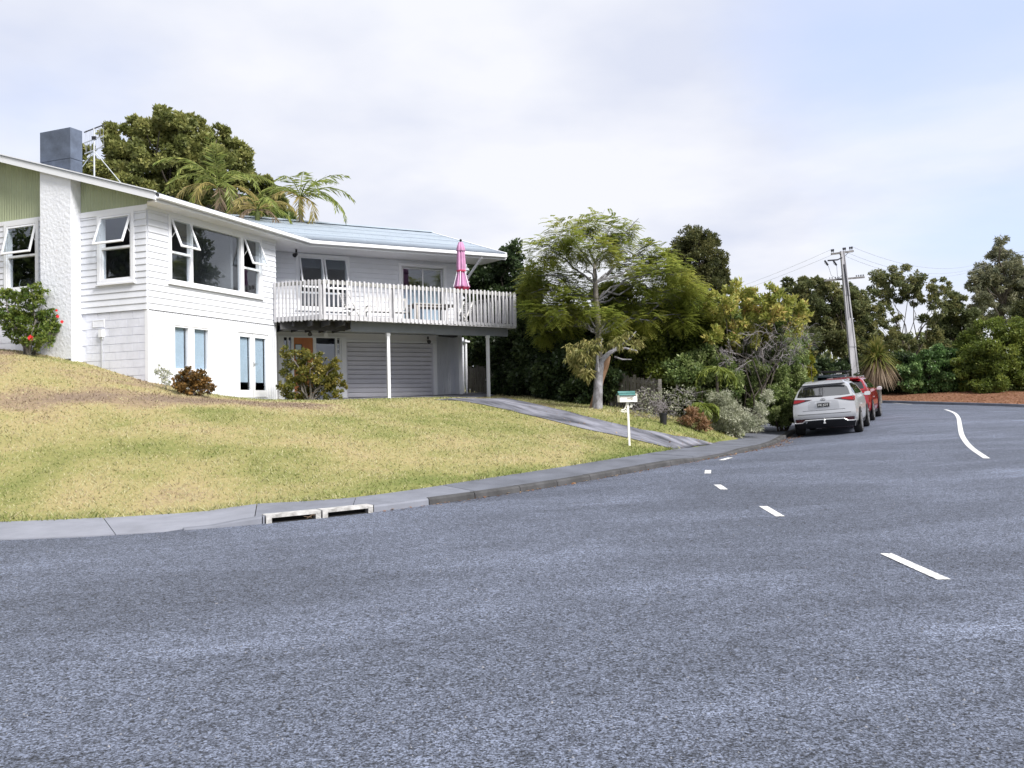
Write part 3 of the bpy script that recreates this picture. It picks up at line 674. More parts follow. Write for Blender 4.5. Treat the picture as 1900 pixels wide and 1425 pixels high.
# green corrugated gable panels above the frieze, following the rake
def rake_z(u): return 6.98 + 0.31 * (u + .60)
RIDGE_U = 6.85 - .62
def gable_panel(u0, u1, zb, pitch=.095, d=.016):
    mb = MB(); n = round((u1 - u0) / (pitch / 6)); P = GAB.P; rows = []
    for i in range(n + 1):
        u = u0 + (u1 - u0) * i / n; o = .012 + d * (0.5 + .5 * math.cos(2 * math.pi * (u - u0) / pitch)); zt = rake_z(min(u, 2 * RIDGE_U - u)) + .05
        rows += [P(u, o, zb), P(u, o, zt)]
    return mb.add(rows, [(2 * i, 2 * i + 2, 2 * i + 3, 2 * i + 1) for i in range(n)]).build('gable_panel', GREEN, house)
gable_panel(-.45, 2.25, 6.965); gable_panel(3.35, G_END - .1, 7.03)
mb = MB()                                                    # flat wall behind the panels
P = GAB.P; mb.box8([P(-.3, .004, 6.95), P(RIDGE_U, .004, 6.95), P(RIDGE_U, -.1, 6.95), P(-.3, -.1, 6.95), P(-.3, .004, 7.0), P(RIDGE_U, .004, rake_z(RIDGE_U)), P(RIDGE_U, -.1, rake_z(RIDGE_U)), P(-.3, -.1, 7.0)])
mb.box8([P(RIDGE_U, .004, 6.95), P(G_END, .004, 6.95), P(G_END, -.1, 6.95), P(RIDGE_U, -.1, 6.95), P(RIDGE_U, .004, rake_z(RIDGE_U)), P(G_END, .004, 6.99), P(G_END, -.1, 6.99), P(RIDGE_U, -.1, rake_z(RIDGE_U))])
mb.build('gable_wall', WHITE, house)
# concrete block base of the gable: each block a piece
wall(GAB, 0.02, G_END, 1.6, Z_FL - .004, o0=-.2, o1=-.012, m=BLOCKW, name='base_wall')
k = 0; z = Z_FL - .215
while z > 1.9:
    u = 0.10 - (.2 if k % 2 else 0)
    while u < 8.4:
        a, b = max(u, .10) + .005, u + .395
        if not (2.2 < (a + b) / 2 < 3.4) and b - a > .05 and zg(*GAB.P((a + b) / 2, .05, 0)[:2]) < z + .2:
            mb = MB(); j = random.uniform(-.002, .003); fbox(mb, GAB, a, b, -.012, .004 + j, z + .005, z + .203); mb.build('concrete_block', BLOCKW, house)
        u += .4
    z -= .208; k += 1
mb = MB(); fbox(mb, GAB, -.012, .10, -.06, .012, 1.7, Z_FL - .003); mb.build('corner_post', WHITE_TRIM, house)
# louvre vent, meter box and conduit on the base
mb = MB(); ring(mb, GAB, 1.46, 1.86, 3.93, 4.12, .02, .002, .02)
for i in range(10): fbox(mb, GAB, 1.487 + i * .036, 1.503 + i * .036, .0, .018, 3.95, 4.10)
v = mb.build('wall_vent', WHITE_TRIM, house); mb = MB(); fbox(mb, GAB, 1.48, 1.84, .002, .006, 3.95, 4.10); mb.build('vent_opening', DARKG, v)
mb = MB(); fbox(mb, GAB, 1.47, 1.60, .004, .085, 3.66, 3.86); mb_ = mb.build('meter_box', WHITE_TRIM, house)
mb = MB(); mb.tube([GAB.P(1.53, .03, 3.66), GAB.P(1.53, .03, 2.5)], .012, 6); fbox(mb, GAB, 1.49, 1.58, .02, .06, 3.60, 3.66); mb.build('conduit', GALV, mb_)
# something dark stands inside the left window
mb = MB(); fbox(mb, GAB, 4.0, 4.85, -.35, -.30, 5.10, 5.46); fbox(mb, GAB, 4.3, 4.5, -.42, -.22, 5.08, 5.12); mb.build('monitor_back', BLACK, house)
mb = MB(); mb.tube([GAB.P(4.85, -.29, 5.45), GAB.P(4.88, -.26, 5.30), GAB.P(4.75, -.25, 5.16), GAB.P(4.62, -.25, 5.14)], .009, 5); mb.build('cable', WHITE_TRIM, house)

# ---- chimney: rough white breast, dark stack with a cap joint
C0, C1, CO = 2.25, 3.35, .33
mb = MB(); mb.box8([P(C0, CO, 2.3), P(C1, CO, 2.3), P(C1, -.06, 2.3), P(C0, -.06, 2.3), P(C0, CO, rake_z(C0) + .12), P(C1, CO, rake_z(C1) + .12), P(C1, -.06, rake_z(C1) + .12), P(C0, -.06, rake_z(C0) + .12)])
ch = mb.build('chimney', STUCCO, house)
mb = MB(); fbox(mb, GAB, C0 + .005, C1 - .005, -.05, CO - .005, 7.8, 8.36); fbox(mb, GAB, C0 + .005, C1 - .005, -.05, CO - .005, 8.375, 9.18); fbox(mb, GAB, C0 + .02, C1 - .02, -.035, CO - .02, 8.3, 8.4); mb.build('chimney_stack', DARKCONC, ch)
mb = MB(); fbox(mb, GAB, C0 + .03, C0 + .2, CO - .002, CO + .02, 2.95, 3.12); mb.build('ash_door', DARKG, ch)
mb = MB(); P = GAB.P; fbox(mb, GAB, C0 - .25, C1 + .2, .05, CO + .22, 2.4, 2.98); mb.build('chimney_footing', BLOCKW, ch)

# ---- middle wing
MW1 = (0.76, 4.43, 5.12, 6.80); MW2 = (0.84, 2.20, 2.20, 3.97); MDR = (3.36, 4.76, 2.06, 3.98)
MLEN = 5.18
wall(MID, 0, MLEN, Z_FL, 6.98, [MW1]); boards(MID, .012, MLEN, Z_FL, 6.92, [MW1])
mb = MB(); fbox(mb, MID, -.046, MLEN + .03, .0, .046, 6.86, 6.98); mb.build('frieze_board', WHITE_TRIM, house)
mb = MB()                                                    # flashing under the boards
for i in range(52): fbox(mb, MID, .02 + i * .1, .02 + i * .1 + .07, .018, .03, Z_FL - .014, Z_FL - .002)
mb.build('vent_strip', DARKG, house)
w = window(MID, *MW1, casing=.07, bars=[(1.49, 1.59, 5.16, 6.76), (3.55, 3.68, 5.16, 6.76), (.80, 1.49, 5.86, 5.92), (3.68, 4.39, 5.86, 5.92)])
pane(MID, w, .80, 1.49, 5.16, 5.86); pane(MID, w, 1.59, 3.55, 5.16, 6.76); pane(MID, w, 3.68, 4.39, 5.16, 5.86)
awning(MID, w, .785, 1.49, 6.775, .86, 24); awning(MID, w, 3.69, 4.415, 6.775, .86, 22)
wall(MID, .02, MLEN, 1.4, Z_FL - .016, [MW2, MDR], m=JOINTG, o1=0)
grooved(MID, .02, MLEN, 1.6, Z_FL - .016, [MW2, MDR])
w = window(MID, *MW2, casing=.10, sill=False, bars=[(1.39, 1.61, 2.24, 3.93), (.88, 1.39, 2.68, 2.83), (1.61, 2.16, 2.68, 2.83)])
for a, b in ((.88, 1.39), (1.61, 2.16)):
    pane(MID, w, a, b, 2.83, 3.93, -.05); pane(MID, w, a, b, 2.24, 2.68, -.05); sheet(MID, w, a, b - .06, 2.24, 3.93, -.085, BLIND, 'blind')
mb = MB(); ring(mb, MID, MDR[0] - .07, MDR[1] + .07, MDR[2] - .1, MDR[3] + .07, .075, 0, .045, wb=0)
fd = mb.build('french_door', WHITE_TRIM, house)
for a, b in ((3.37, 4.035), (4.05, 4.75)):
    mb = MB(); ring(mb, MID, a, b, 2.07, 3.97, .10, -.045, .02, wb=.22, wt=.12)
    fbox(mb, MID, a + .1, b - .1, .021, .028, 2.09, 2.12); mb.build('door_leaf', WHITE_TRIM, fd)
    pane(MID, fd, a + .1, b - .1, 2.29, 3.85, -.02); sheet(MID, fd, a + .1, b - .13, 2.52, 3.85, -.07, BLIND, 'blind')
mb = MB(); fbox(mb, MID, 4.06, 4.09, .02, .035, 2.98, 3.14); fbox(mb, MID, 4.07, 4.20, .05, .065, 3.06, 3.08); mb.build('door_handle', ALU, fd)
# return wall from the middle wing back to the deck wall
RET = Frame(MID.P(MLEN, 0, 0)[:2], np.array([-0.5, 1.64]) / 1.7146, (0.9565, 0.2916))
wall(RET, 0, 1.72, 1.4, 6.96); boards(RET, 0, 1.72, Z_FL, 6.9)

# ---- wall behind the deck
DW1 = (0.82, 2.50, 5.10, 6.82); DW2 = (4.46, 6.12, 4.45, 6.72); DLEN = 6.73
wall(DKW, 0, DLEN, Z_FL, 6.96, [DW1, DW2]); boards(DKW, 0, DLEN, Z_FL + .1, 6.92, [DW1, DW2])
w = window(DKW, *DW1, casing=.08, bars=[(1.62, 1.70, 5.14, 6.78), (.86, 1.62, 5.58, 5.64), (1.70, 2.46, 5.58, 5.64)])
for a, b, g in ((.86, 1.62, 21), (1.70, 2.46, 19)):
    pane(DKW, w, a, b, 5.14, 5.58); awning(DKW, w, a - .015, b + .015, 6.795, 1.16, g); sheet(DKW, w, a, b, 6.45, 6.78, -.09, DARKBLIND, 'blind')
mb = MB(); ring(mb, DKW, DW2[0] - .09, DW2[1] + .09, DW2[2] - .05, DW2[3] + .09, .094, 0, .05, wb=0); sl = mb.build('sliding_door', WHITE_TRIM, house)
mb = MB(); ring(mb, DKW, DW2[0], DW2[1], DW2[2], DW2[3], .045, -.10, .03); ring(mb, DKW, 4.51, 5.33, 4.5, 6.67, .05, -.05, -.02); ring(mb, DKW, 5.28, 6.07, 4.5, 6.67, .05, -.085, -.055); mb.build('frame', ALU, sl)
pane(DKW, sl, 4.56, 5.28, 4.55, 6.62, -.035); pane(DKW, sl, 5.33, 6.02, 4.55, 6.62, -.07); sheet(DKW, sl, 4.55, 6.0, 4.5, 5.9, -.16, BLIND, 'curtain')
# ---- lower wall under the deck: entry and garage
E_OP = (0.30, 2.24, 1.7, 4.12); GD = (2.43, 5.64, 1.6, 3.98)
wall(DKW, 0, 5.77, 1.4, Z_FL - .02, [E_OP, GD], m=SOFFIT)
mb = MB(); fbox(mb, DKW, 2.26, 2.42, 0, .04, 1.7, 4.14); fbox(mb, DKW, 2.42, 5.77, 0, .035, 3.985, 4.06); fbox(mb, DKW, 5.645, 5.775, 0, .05, 1.7, 3.98); fbox(mb, DKW, .12, .30, 0, .04, 1.7, 4.14); fbox(mb, DKW, .30, 2.26, 0, .04, 4.09, 4.15); mb.build('door_trim', WHITE_TRIM, house)
en = MB(); fbox(en, DKW, .42, .465, -.06, .02, 1.9, 4.1); fbox(en, DKW, .55, .635, -.06, .02, 1.9, 4.1); fbox(en, DKW, 1.28, 1.385, -.06, .02, 1.9, 4.1); fbox(en, DKW, 2.05, 2.1, -.06, .02, 1.9, 4.1); fbox(en, DKW, 2.1, 2.24, -.06, -.02, 1.9, 3.55); fbox(en, DKW, 2.21, 2.24, -.06, .02, 1.9, 4.1)
ep = en.build('entry_frame', WHITE_TRIM, house)
for a, b in ((.30, .42), (.465, .55)): pane(DKW, ep, a, b, 1.9, 4.1, -.04)
pane(DKW, ep, 1.385, 2.05, 1.9, 4.08, -.04)
mb = MB()
for i in range(3): ring(mb, DKW, 2.105, 2.205, 3.56 + i * .17, 3.72 + i * .17, .015, -.04, -.01)
mb.build('sidelight_grid', WHITE_TRIM, ep); pane(DKW, ep, 2.1, 2.21, 3.55, 4.07, -.035)
mb = MB()
for a, b, c, d in cells(.637, 1.278, 1.95, 4.09, [(.69, .90, 3.38, 3.86)]): fbox(mb, DKW, a, b, -.05, -.01, c, d)
fr_ = mb.build('front_door', DOORO, house); mb = MB(); ring(mb, DKW, .675, .915, 3.365, 3.875, .02, -.02, .0); mb.build('door_light_frame', BROWNW, fr_)
sheet(DKW, fr_, .69, .90, 3.38, 3.86, -.03, BLIND, 'door_light'); mb = MB(); fbox(mb, DKW, 1.2, 1.24, -.01, .04, 2.95, 3.05); mb.build('door_handle', ALU, fr_)
# roller door, each slat a piece
gdp = empty('garage_door', DKW.P(4, 0, 2.05)); gdp.parent = house; gdp.location = Vector(DKW.P(4, 0, 2.05)) - OFF[house]
for a, b in ((2.42, 2.47), (5.6, 5.648)): gd = MB(); fbox(gd, DKW, a, b, -.06, .012, 1.7, 3.98); gd.build('door_guide', ROLLER, gdp)
z = 3.97; pit = .157
while z > 1.75:
    mb = MB(); Pp = DKW.P; a, b = 2.472, 5.598
    prof = [(-.05, z - pit + .004), (-.028, z - pit + .010), (-.022, z - pit + .045), (-.032, z - pit + .052), (-.024, z - pit + .060), (-.018, z - .03), (-.034, z - .006)]
    rows = [Pp(a, o, zz_) for o, zz_ in prof] + [Pp(b, o, zz_) for o, zz_ in prof]; n_ = len(prof)
    mb.add(rows, [(i, i + n_, i + n_ + 1, i + 1) for i in range(n_ - 1)]).build('slat', ROLLER, gdp); z -= pit
wall(ANG, 0, 1.6, 1.5, Z_FL - .02, m=JOINTG); grooved(ANG, 0, 1.6, 1.9, Z_FL - .02)
mb = MB(); mb.tube([ANG.P(1.66, .06, 4.2), ANG.P(1.66, .06, 2.1)], .045, 10); fbox(mb, ANG, 1.5, 1.78, 0, .16, 4.1, 4.16); mb.build('downpipe', WHITE_TRIM, house)
# ---- closing walls and inside surfaces so that the rooms are real and dark
bk = [DKW.P(DLEN, 0, 0)[:2], DKW.P(DLEN, -11, 0)[:2], (-13.5, 39.5), GAB.P(G_END, 0, 0)[:2]]
mb = MB()
for (ax, ay), (bx, by) in zip(bk[:-1], bk[1:]):
    mb.bar((ax, ay, 4.4), (bx, by, 4.4), .14, 5.1)
mb.build('rear_wall', WHITE, house)
fl = [A_PT, MID.P(MLEN, -.02, 0)[:2], W_PT, *bk]
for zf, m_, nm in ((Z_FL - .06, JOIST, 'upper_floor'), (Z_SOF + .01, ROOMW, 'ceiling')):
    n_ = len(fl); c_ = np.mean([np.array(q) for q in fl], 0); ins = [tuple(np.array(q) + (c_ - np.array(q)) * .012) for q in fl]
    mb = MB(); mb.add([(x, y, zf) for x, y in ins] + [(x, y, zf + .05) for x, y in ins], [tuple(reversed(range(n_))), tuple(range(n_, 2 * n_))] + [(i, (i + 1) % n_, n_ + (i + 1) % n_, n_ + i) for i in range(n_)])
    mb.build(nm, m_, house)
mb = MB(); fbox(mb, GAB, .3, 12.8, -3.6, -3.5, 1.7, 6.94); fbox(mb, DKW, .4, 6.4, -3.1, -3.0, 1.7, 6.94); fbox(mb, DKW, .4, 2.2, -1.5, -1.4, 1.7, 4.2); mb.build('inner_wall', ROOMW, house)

# ---- roof
SL = 0.30; E0 = np.array([-8.72, 21.22]); E1 = np.array([-6.36, 27.42]); E2 = np.array([-0.13, 30.72]); Z_E = 7.125; T_R = 6.85
md = (E1 - E0) / np.hypot(*(E1 - E0)); mup = np.array([-md[1], md[0]]); dd = (E2 - E1) / np.hypot(*(E2 - E1)); dup = np.array([-dd[1], dd[0]]); L1, L2 = np.hypot(*(E1 - E0)), np.hypot(*(E2 - E1))
half_ang = (math.atan2(md[1], md[0]) - math.atan2(dd[1], dd[0])) / 2; VK = math.tan(half_ang)
def corrugated(name, o, d, up, s0, s1, tmin, tmax, slope=SL, z0=Z_E, pitch=.0762, amp=.010):
    n = int((s1 - s0) / (pitch / 4)); s = np.linspace(s0, s1, n + 1); t0 = np.array([tmin(v) for v in s]); t1 = np.array([tmax(v) for v in s]); nt_ = 5
    tt = t0[:, None] + (t1 - t0)[:, None] * np.linspace(0, 1, nt_)[None]; zz_ = z0 + slope * tt + (amp * np.cos(2 * np.pi * s / pitch))[:, None]
    X = o[0] + d[0] * s[:, None] + up[0] * tt; Y = o[1] + d[1] * s[:, None] + up[1] * tt; V = np.stack([X, Y, zz_], -1).reshape(-1, 3)
    V2 = V.copy(); V2[:, 2] -= .012; i_ = np.arange((n + 1) * nt_).reshape(n + 1, nt_)
    F_ = np.stack([i_[:-1, :-1], i_[1:, :-1], i_[1:, 1:], i_[:-1, 1:]], -1).reshape(-1, 4); e_ = np.stack([i_[:-1, 0], i_[1:, 0], i_[1:, 0] + len(V), i_[:-1, 0] + len(V)], -1)
    return np_mesh(name, np.concatenate([V, V2]), np.concatenate([F_, F_ + len(V), e_]), ROOFM, house)
corrugated('roof', E0, md, mup, -.05, L1 + VK * T_R, lambda s: -.05 if s < L1 else (s - L1) / VK, lambda s: T_R)
corrugated('roof', E1, dd, dup, -VK * T_R, L2 + .05, lambda s: -.05 if s > 0 else -s / VK, lambda s: T_R)
R0 = E0 + mup * 2 * T_R; R3 = E2 + dup * 2 * T_R                # rear slopes
corrugated('roof', R0, md, -mup, -.05, L1 + 2 * VK * T_R, lambda s: -.05, lambda s: T_R if s < L1 + VK * T_R else max(0.01, T_R - (s - L1 - VK * T_R) / VK))
corrugated('roof', R3 - dd * L2, dd, -dup, -2 * VK * T_R, L2 + .05, lambda s: -.05, lambda s: T_R if s > -VK * T_R else max(0.01, T_R + (s + VK * T_R) / VK))
# ridge capping, lap lines
mb = MB(); zr_ = Z_E + SL * T_R + .02
a_ = E0 + mup * T_R; b_ = E1 + mup * T_R + md * VK * T_R; c_ = E2 + dup * T_R
mb.bar((*a_, zr_), (*b_, zr_), .32, .05); mb.bar((*b_, zr_), (*c_, zr_), .32, .05); mb.build('ridge_cap', ROOFM, house)
mb = MB()
for t in (1.75, 3.5, 5.2):
    p = E1 + dup * t - dd * VK * t; q = E2 + dup * t; z = Z_E + SL * t + .016; mb.bar((*p, z), (*q, z), .03, .008)
    for k in range(34):
        for dt in (-.85,):
            r_ = p + (q - p) * (k + .5) / 34 + dup * dt; zz_ = z + SL * dt + .002; mb.bar((*r_, zz_ - .004), (*r_, zz_ + .008), .02, .02)
mb.build('roof_lap', mat('roof_lap', (0.33, 0.385, 0.46), 0.6, var=.1), house)
# fascia and gutter swept along the eaves
def sweep(pts, prof, name, m, parent=house):
    pts = [np.array(p) for p in pts]; mb = MB(); rows = []
    for i, p in enumerate(pts):
        d0 = pts[i] - pts[i - 1] if i else pts[1] - pts[0]; d1 = pts[i + 1] - pts[i] if i + 1 < len(pts) else d0
        n0 = np.array([d0[1], -d0[0]]) / np.hypot(*d0); n1_ = np.array([d1[1], -d1[0]]) / np.hypot(*d1); m_ = n0 + n1_; m_ /= (m_ @ n0)
        rows += [(*(p + m_ * o), z) for o, z in prof]
    n = len(prof); fs = [(i * n + k, i * n + (k + 1) % n, (i + 1) * n + (k + 1) % n, (i + 1) * n + k) for i in range(len(pts) - 1) for k in range(n)]
    fs += [tuple(range(n)), tuple((len(pts) - 1) * n + k for k in reversed(range(n)))]
    return mb.add(rows, fs).build(name, m, parent)
ev = [E0, E1, E2]
sweep(ev, [(-.05, 6.90), (-.015, 6.90), (-.015, 7.06), (-.05, 7.06)], 'fascia', WHITE_TRIM)
sweep(ev, [(-.012, 6.975), (.085, 6.965), (.112, 6.985), (.115, 7.075), (.10, 7.085), (.098, 7.0), (-.010, 7.0)], 'gutter', WHITE_TRIM)
sweep(ev, [(-.03, 7.07), (.035, 7.07), (.035, 7.105), (-.03, 7.105)], 'eave_shade_strip', JOIST)  # solid dark strip standing in for the shade between roofing and gutter
# rakes
def rake(p, up_, out_, name='barge_board', flip=1):
    mb = MB()
    for a, b, o0, o1, z0, z1 in ((0, T_R, 0, .03, -.19, .005), (0, T_R, -.02, .055, .007, .035), (T_R, 2 * T_R, 0, .03, -.19, .005), (T_R, 2 * T_R, -.02, .055, .007, .035)):
        q = lambda t, o, dz: (*(p + up_ * t + out_ * o), Z_E + SL * min(t, 2 * T_R - t) + dz)
        mb.box8([q(a, o1, z0), q(b, o1, z0), q(b, o0, z0), q(a, o0, z0), q(a, o1, z1), q(b, o1, z1), q(b, o0, z1), q(a, o0, z1)])
    return mb.build(name, WHITE_TRIM, house)
rake(E0, mup, -md); rake(E2, dup, dd)
# soffits
mb = MB(); poly = [E0 + md * .0, E1, E2, np.array(DKW.P(DLEN + .9, 0, 0)[:2]), np.array(DKW.P(0, 0, 0)[:2]), np.array(MID.P(MLEN, 0, 0)[:2]), A_PT, np.array(GAB.P(-.3, .3, 0)[:2])]
n_ = len(poly); mb.add([(*q, Z_SOF - .005) for q in poly] + [(*q, Z_SOF + .02) for q in poly], [tuple(range(n_)), tuple(reversed(range(n_, 2 * n_)))]); mb.build('soffit', SOFFIT, house)
mb = MB(); q = lambda t, o: (*(E0 + mup * t - md * o), Z_E + SL * min(t, 2 * T_R - t) - .12)
mb.add([q(0, -.5), q(T_R, -.5), q(2 * T_R, -.5), q(0, .0), q(T_R, .0), q(2 * T_R, .0)], [(0, 1, 4, 3), (1, 2, 5, 4)]); mb.build('rake_soffit', SOFFIT, house)
mb = MB(); P = DKW.P; mb.add([P(DLEN, 0, 1.8), P(DLEN, -11, 1.8), P(DLEN, -11, 7.1), P(DLEN, -5.5, 9.0), P(DLEN, 0, 7.2)], [(0, 1, 2, 3, 4)]); mb.build('end_wall', WHITE, house)
# white pipe slanting from the gutter to the corner of the wall
mb = MB(); a_ = E1 + dd * (L2 - .95); mb.tube([(*(a_ + np.array([.02, 0])), 7.0), (*(a_ - dup * -.02), 6.93), DKW.P(DLEN + .05, .06, 6.05), DKW.P(DLEN + .05, .06, 4.5)], .05, 10); mb.build('downpipe', WHITE_TRIM, house)
# small fittings: floodlight below the soffit, three lights under the deck
def spot(p, d, m1=DARKG):
    p = Vector(p); d = Vector(d).normalized(); mb = MB(); mb.tube([p, p + Vector((0, 0, -.10))], .035, 8); mb.tube([p + Vector((0, 0, -.16)) - d * .05, p + Vector((0, 0, -.16)) + d * .03, p + Vector((0, 0, -.16)) + d * .12], [.03, .055, .075], 10); return mb.build('floodlight', m1, house)
spot(DKW.P(.62, .55, 6.93), (-.3, -.8, -.4), BLACK)

# ---- deck: balusters, rails, posts, boards, beam
deck = empty('deck', (-5.69, 26.0, 4.3)); deck.parent = house; deck.location = Vector((-5.69, 26.0, 4.3)) - OFF[house]
D0, D1 = np.array([-7.28, 26.47]), np.array([-5.69, 26.0]); D2 = D1 + 6.74 * np.array([.870, .4924]); D3 = np.array([-1.55, 31.9])
def zb(p): f = np.clip((p[0] + 5.69) / 5.86, 0, 1); return 4.372 - .02 * f, 5.625 - .095 * f
bal_me = None
def run(a, b, n, outn, skip0=False):
    global bal_me
    d = (b - a); ln = np.hypot(*d); d = d / ln; yaw = math.atan2(d[1], d[0])
    for i in range(n):
        if skip0 and i == 0: continue
        wide = (i in (0, n - 1) or i % 16 == 15); p = a + (b - a) * (i + .5) / n + outn * .028; z0, z1 = zb(p)
        if bal_me is None:
            mb = MB(); mb.box8([(-.027, -.0125, .02), (.027, -.0125, 0.02), (.027, .0125, .0), (-.027, .0125, .0), (-.027, -.0125, 1.0), (.027, -.0125, 1.0), (.027, .0125, .985), (-.027, .0125, .985)])
            o = mb.build('baluster', WEATHERW); bal_me = o.data; OFF[o] = Vector((0, 0, 0))
        else:
            o = bpy.data.objects.new('baluster', bal_me); COL.objects.link(o)
        o.parent = deck; o.location = Vector((*p, z0 + random.uniform(-.012, .008))) - OFF[deck]; o.rotation_euler = (random.uniform(-.006, .006), random.uniform(-.008, .008), yaw + random.uniform(-.03, .03)); o.scale = (1.45 if wide else 1, 1, z1 - z0)
n1_ = np.array([d_ for d_ in ((D1 - D0)[1], -(D1 - D0)[0])]); n1_ /= np.hypot(*n1_); n2_ = np.array([.4924, -.870]); d3 = D3 - D2; n3_ = np.array([d3[1], -d3[0]]) / np.hypot(*d3)
run(D0, D1, 13, n1_); run(D1, D2, 48, n2_); run(D2, D3, 20, n3_)
def rail(a, b, dz0, dz1, w, inn, name, m_):
    mb = MB(); za, zb_ = zb(a), zb(b); A3 = np.array([*a, 0]) + np.array([*inn, 0]); B3 = np.array([*b, 0]) + np.array([*inn, 0]); d = (b - a) / np.hypot(*(b - a)); nn = np.array([d[1], -d[0], 0]) * w / 2
    A3[2] = za[1]; B3[2] = zb_[1]; up_ = np.array([0, 0, 1.0])
    mb.box8([tuple(A3 + nn + up_ * dz0), tuple(B3 + nn + up_ * dz0), tuple(B3 - nn + up_ * dz0), tuple(A3 - nn + up_ * dz0), tuple(A3 + nn + up_ * dz1), tuple(B3 + nn + up_ * dz1), tuple(B3 - nn + up_ * dz1), tuple(A3 - nn + up_ * dz1)])
    return mb.build(name, m_, deck)
for a, b, nn in ((D0, D1, n1_), (D1, D2, n2_), (D2, D3, n3_)):
    rail(a, b, -.14, -.03, .045, -nn * .012, 'top_rail', LICHENW); rail(a, b, -1.22, -1.08, .045, -nn * .012, 'edge_board', WEATHERW)
for q in (D1, D2, D1 + (D2 - D1) * .34, D1 + (D2 - D1) * .67):
    mb = MB(); z0, z1 = zb(q); q2 = q - n2_ * .07; mb.bar((*q2, z0), (*q2, z1 - .03), .09, .09, up=(.87, .49, 0)); mb.build('rail_post', WEATHERW, deck)
# boards of the floor, joists under them
poly = [D0, D1, D2, D3, np.array(DKW.P(DLEN, .02, 0)[:2]), np.array(DKW.P(0, .02, 0)[:2])]; n_ = len(poly)
mb = MB(); ins = [q + (np.mean(poly, 0) - q) * .01 for q in poly]; mb.add([(*q, 4.44) for q in ins] + [(*q, 4.475) for q in ins], [tuple(reversed(range(n_))), tuple(range(n_, 2 * n_))] + [(i, (i + 1) % n_, n_ + (i + 1) % n_, n_ + i) for i in range(n_)]); mb.build('decking', JOIST, deck)
mb = MB()
for i in range(15):
    p = np.array(DKW.P(.1 + i * .46, .05, 0)[:2]); t_ = 0
    for k in range(60):
        q = p + W_OUT * (.06 * k)
        if not in_poly(np.array([q[0]]), np.array([q[1]]), np.array(ins))[0] and k > 3: break
        t_ = .06 * k
    t_ = min(t_, 1.85 if i > 3 else t_ - .12); jz, jh = (4.345, .18) if i < 5 else (4.40, .07)
    if t_ > .3: mb.bar((*p, jz), (*(p + W_OUT * t_), jz), .05, jh)
mb.build('joist', JOIST, deck)
BF = Frame(D1, (.870, .4924), (.4924, -.870))
mb = MB(); fbox(mb, BF, 1.07, 3.93, -.54, -.48, 4.10, 4.435); fbox(mb, BF, 3.935, 6.69, -.538, -.482, 4.07, 4.43); mb.build('beam', BEAMG, deck)
mb = MB(); fbox(mb, BF, -1.0, 1.06, -1.1, -1.04, 4.16, 4.43); mb.build('beam', JOIST, deck)
for uu in (2.30, 5.91):
    mb = MB(); fbox(mb, BF, uu - .045, uu + .045, -.555, -.465, zg(*BF.P(uu, -.5, 0)[:2]) - .1, 4.085); fbox(mb, BF, uu - .06, uu + .06, -.57, -.45, 4.0, 4.09); mb.build('post', WHITE_TRIM, deck)
spot(BF.P(.2, -2.0, 4.33), (.2, -.8, -.5)); spot(DKW.P(5.35, .25, 4.20), (.4, -.8, -.3)); spot(DKW.P(1.7, .12, 4.36), (.1, -.9, -.2), WHITE_TRIM)

# ================================================================ on the deck and roof
def furn(name, loc, yaw, label, cat, group=None):
    o = empty(name, (0, 0, 0), label, cat, group); o['_l'] = 1; del o['_l']; return o, loc, yaw
def place(o, loc, yaw): o.location = loc; o.rotation_euler = (0, 0, yaw)
FURN = mat('silvered_timber', (0.52, 0.51, 0.50), 0.8, c2=(0.70, 0.70, 0.70), scale=8)
YAWD = math.atan2(.479, .878)
t = empty('garden_bench', (0, 0, 0), 'silvered slatted garden bench standing behind the deck railing beside the table', 'bench')
mb = MB()
for i in range(4): mb.box(-.75, .75, -.02 + i * .11, .07 + i * .11, .42, .445)
mb.build('seat', FURN, t)
mb = MB(); mb.box(-.75, .75, .44, .47, .88, .95); mb.box(-.75, .75, .43, .46, .55, .60)
for i in range(13): x_ = -.69 + i * .115; mb.box(x_ - .02, x_ + .02, .44, .465, .60, .88)
mb.build('backrest', FURN, t)
for sx_ in (-.72, .72):
    for yy, h_ in ((0, .6), (.44, .95)): mb = MB(); mb.box(sx_ - .03, sx_ + .03, yy - .03, yy + .03, 0, h_); mb.build('leg', FURN, t)
    mb = MB(); mb.box(sx_ - .035, sx_ + .035, -.05, .45, .6, .63); mb.build('armrest', FURN, t)
place(t, (*DKW.P(3.55, 1.35, 0)[:2], 4.475), YAWD)
t = empty('deck_table', (0, 0, 0), 'low silvered timber table on the deck in front of the sliding door', 'table')
mb = MB()
for i in range(7): mb.box(-.8, .8, -.42 + i * .12, -.31 + i * .12, .66, .69)
mb.build('tabletop', TEAK, t); mb = MB(); mb.box(-.72, .72, -.36, -.33, .58, .66); mb.box(-.72, .72, .33, .36, .58, .66); mb.build('apron', TEAK, t)
for a in (-.7, .7):
    for b in (-.34, .34): mb = MB(); mb.box(a - .035, a + .035, b - .035, b + .035, 0, .66); mb.build('leg', TEAK, t)
place(t, (*DKW.P(5.0, 1.5, 0)[:2], 4.475), YAWD)
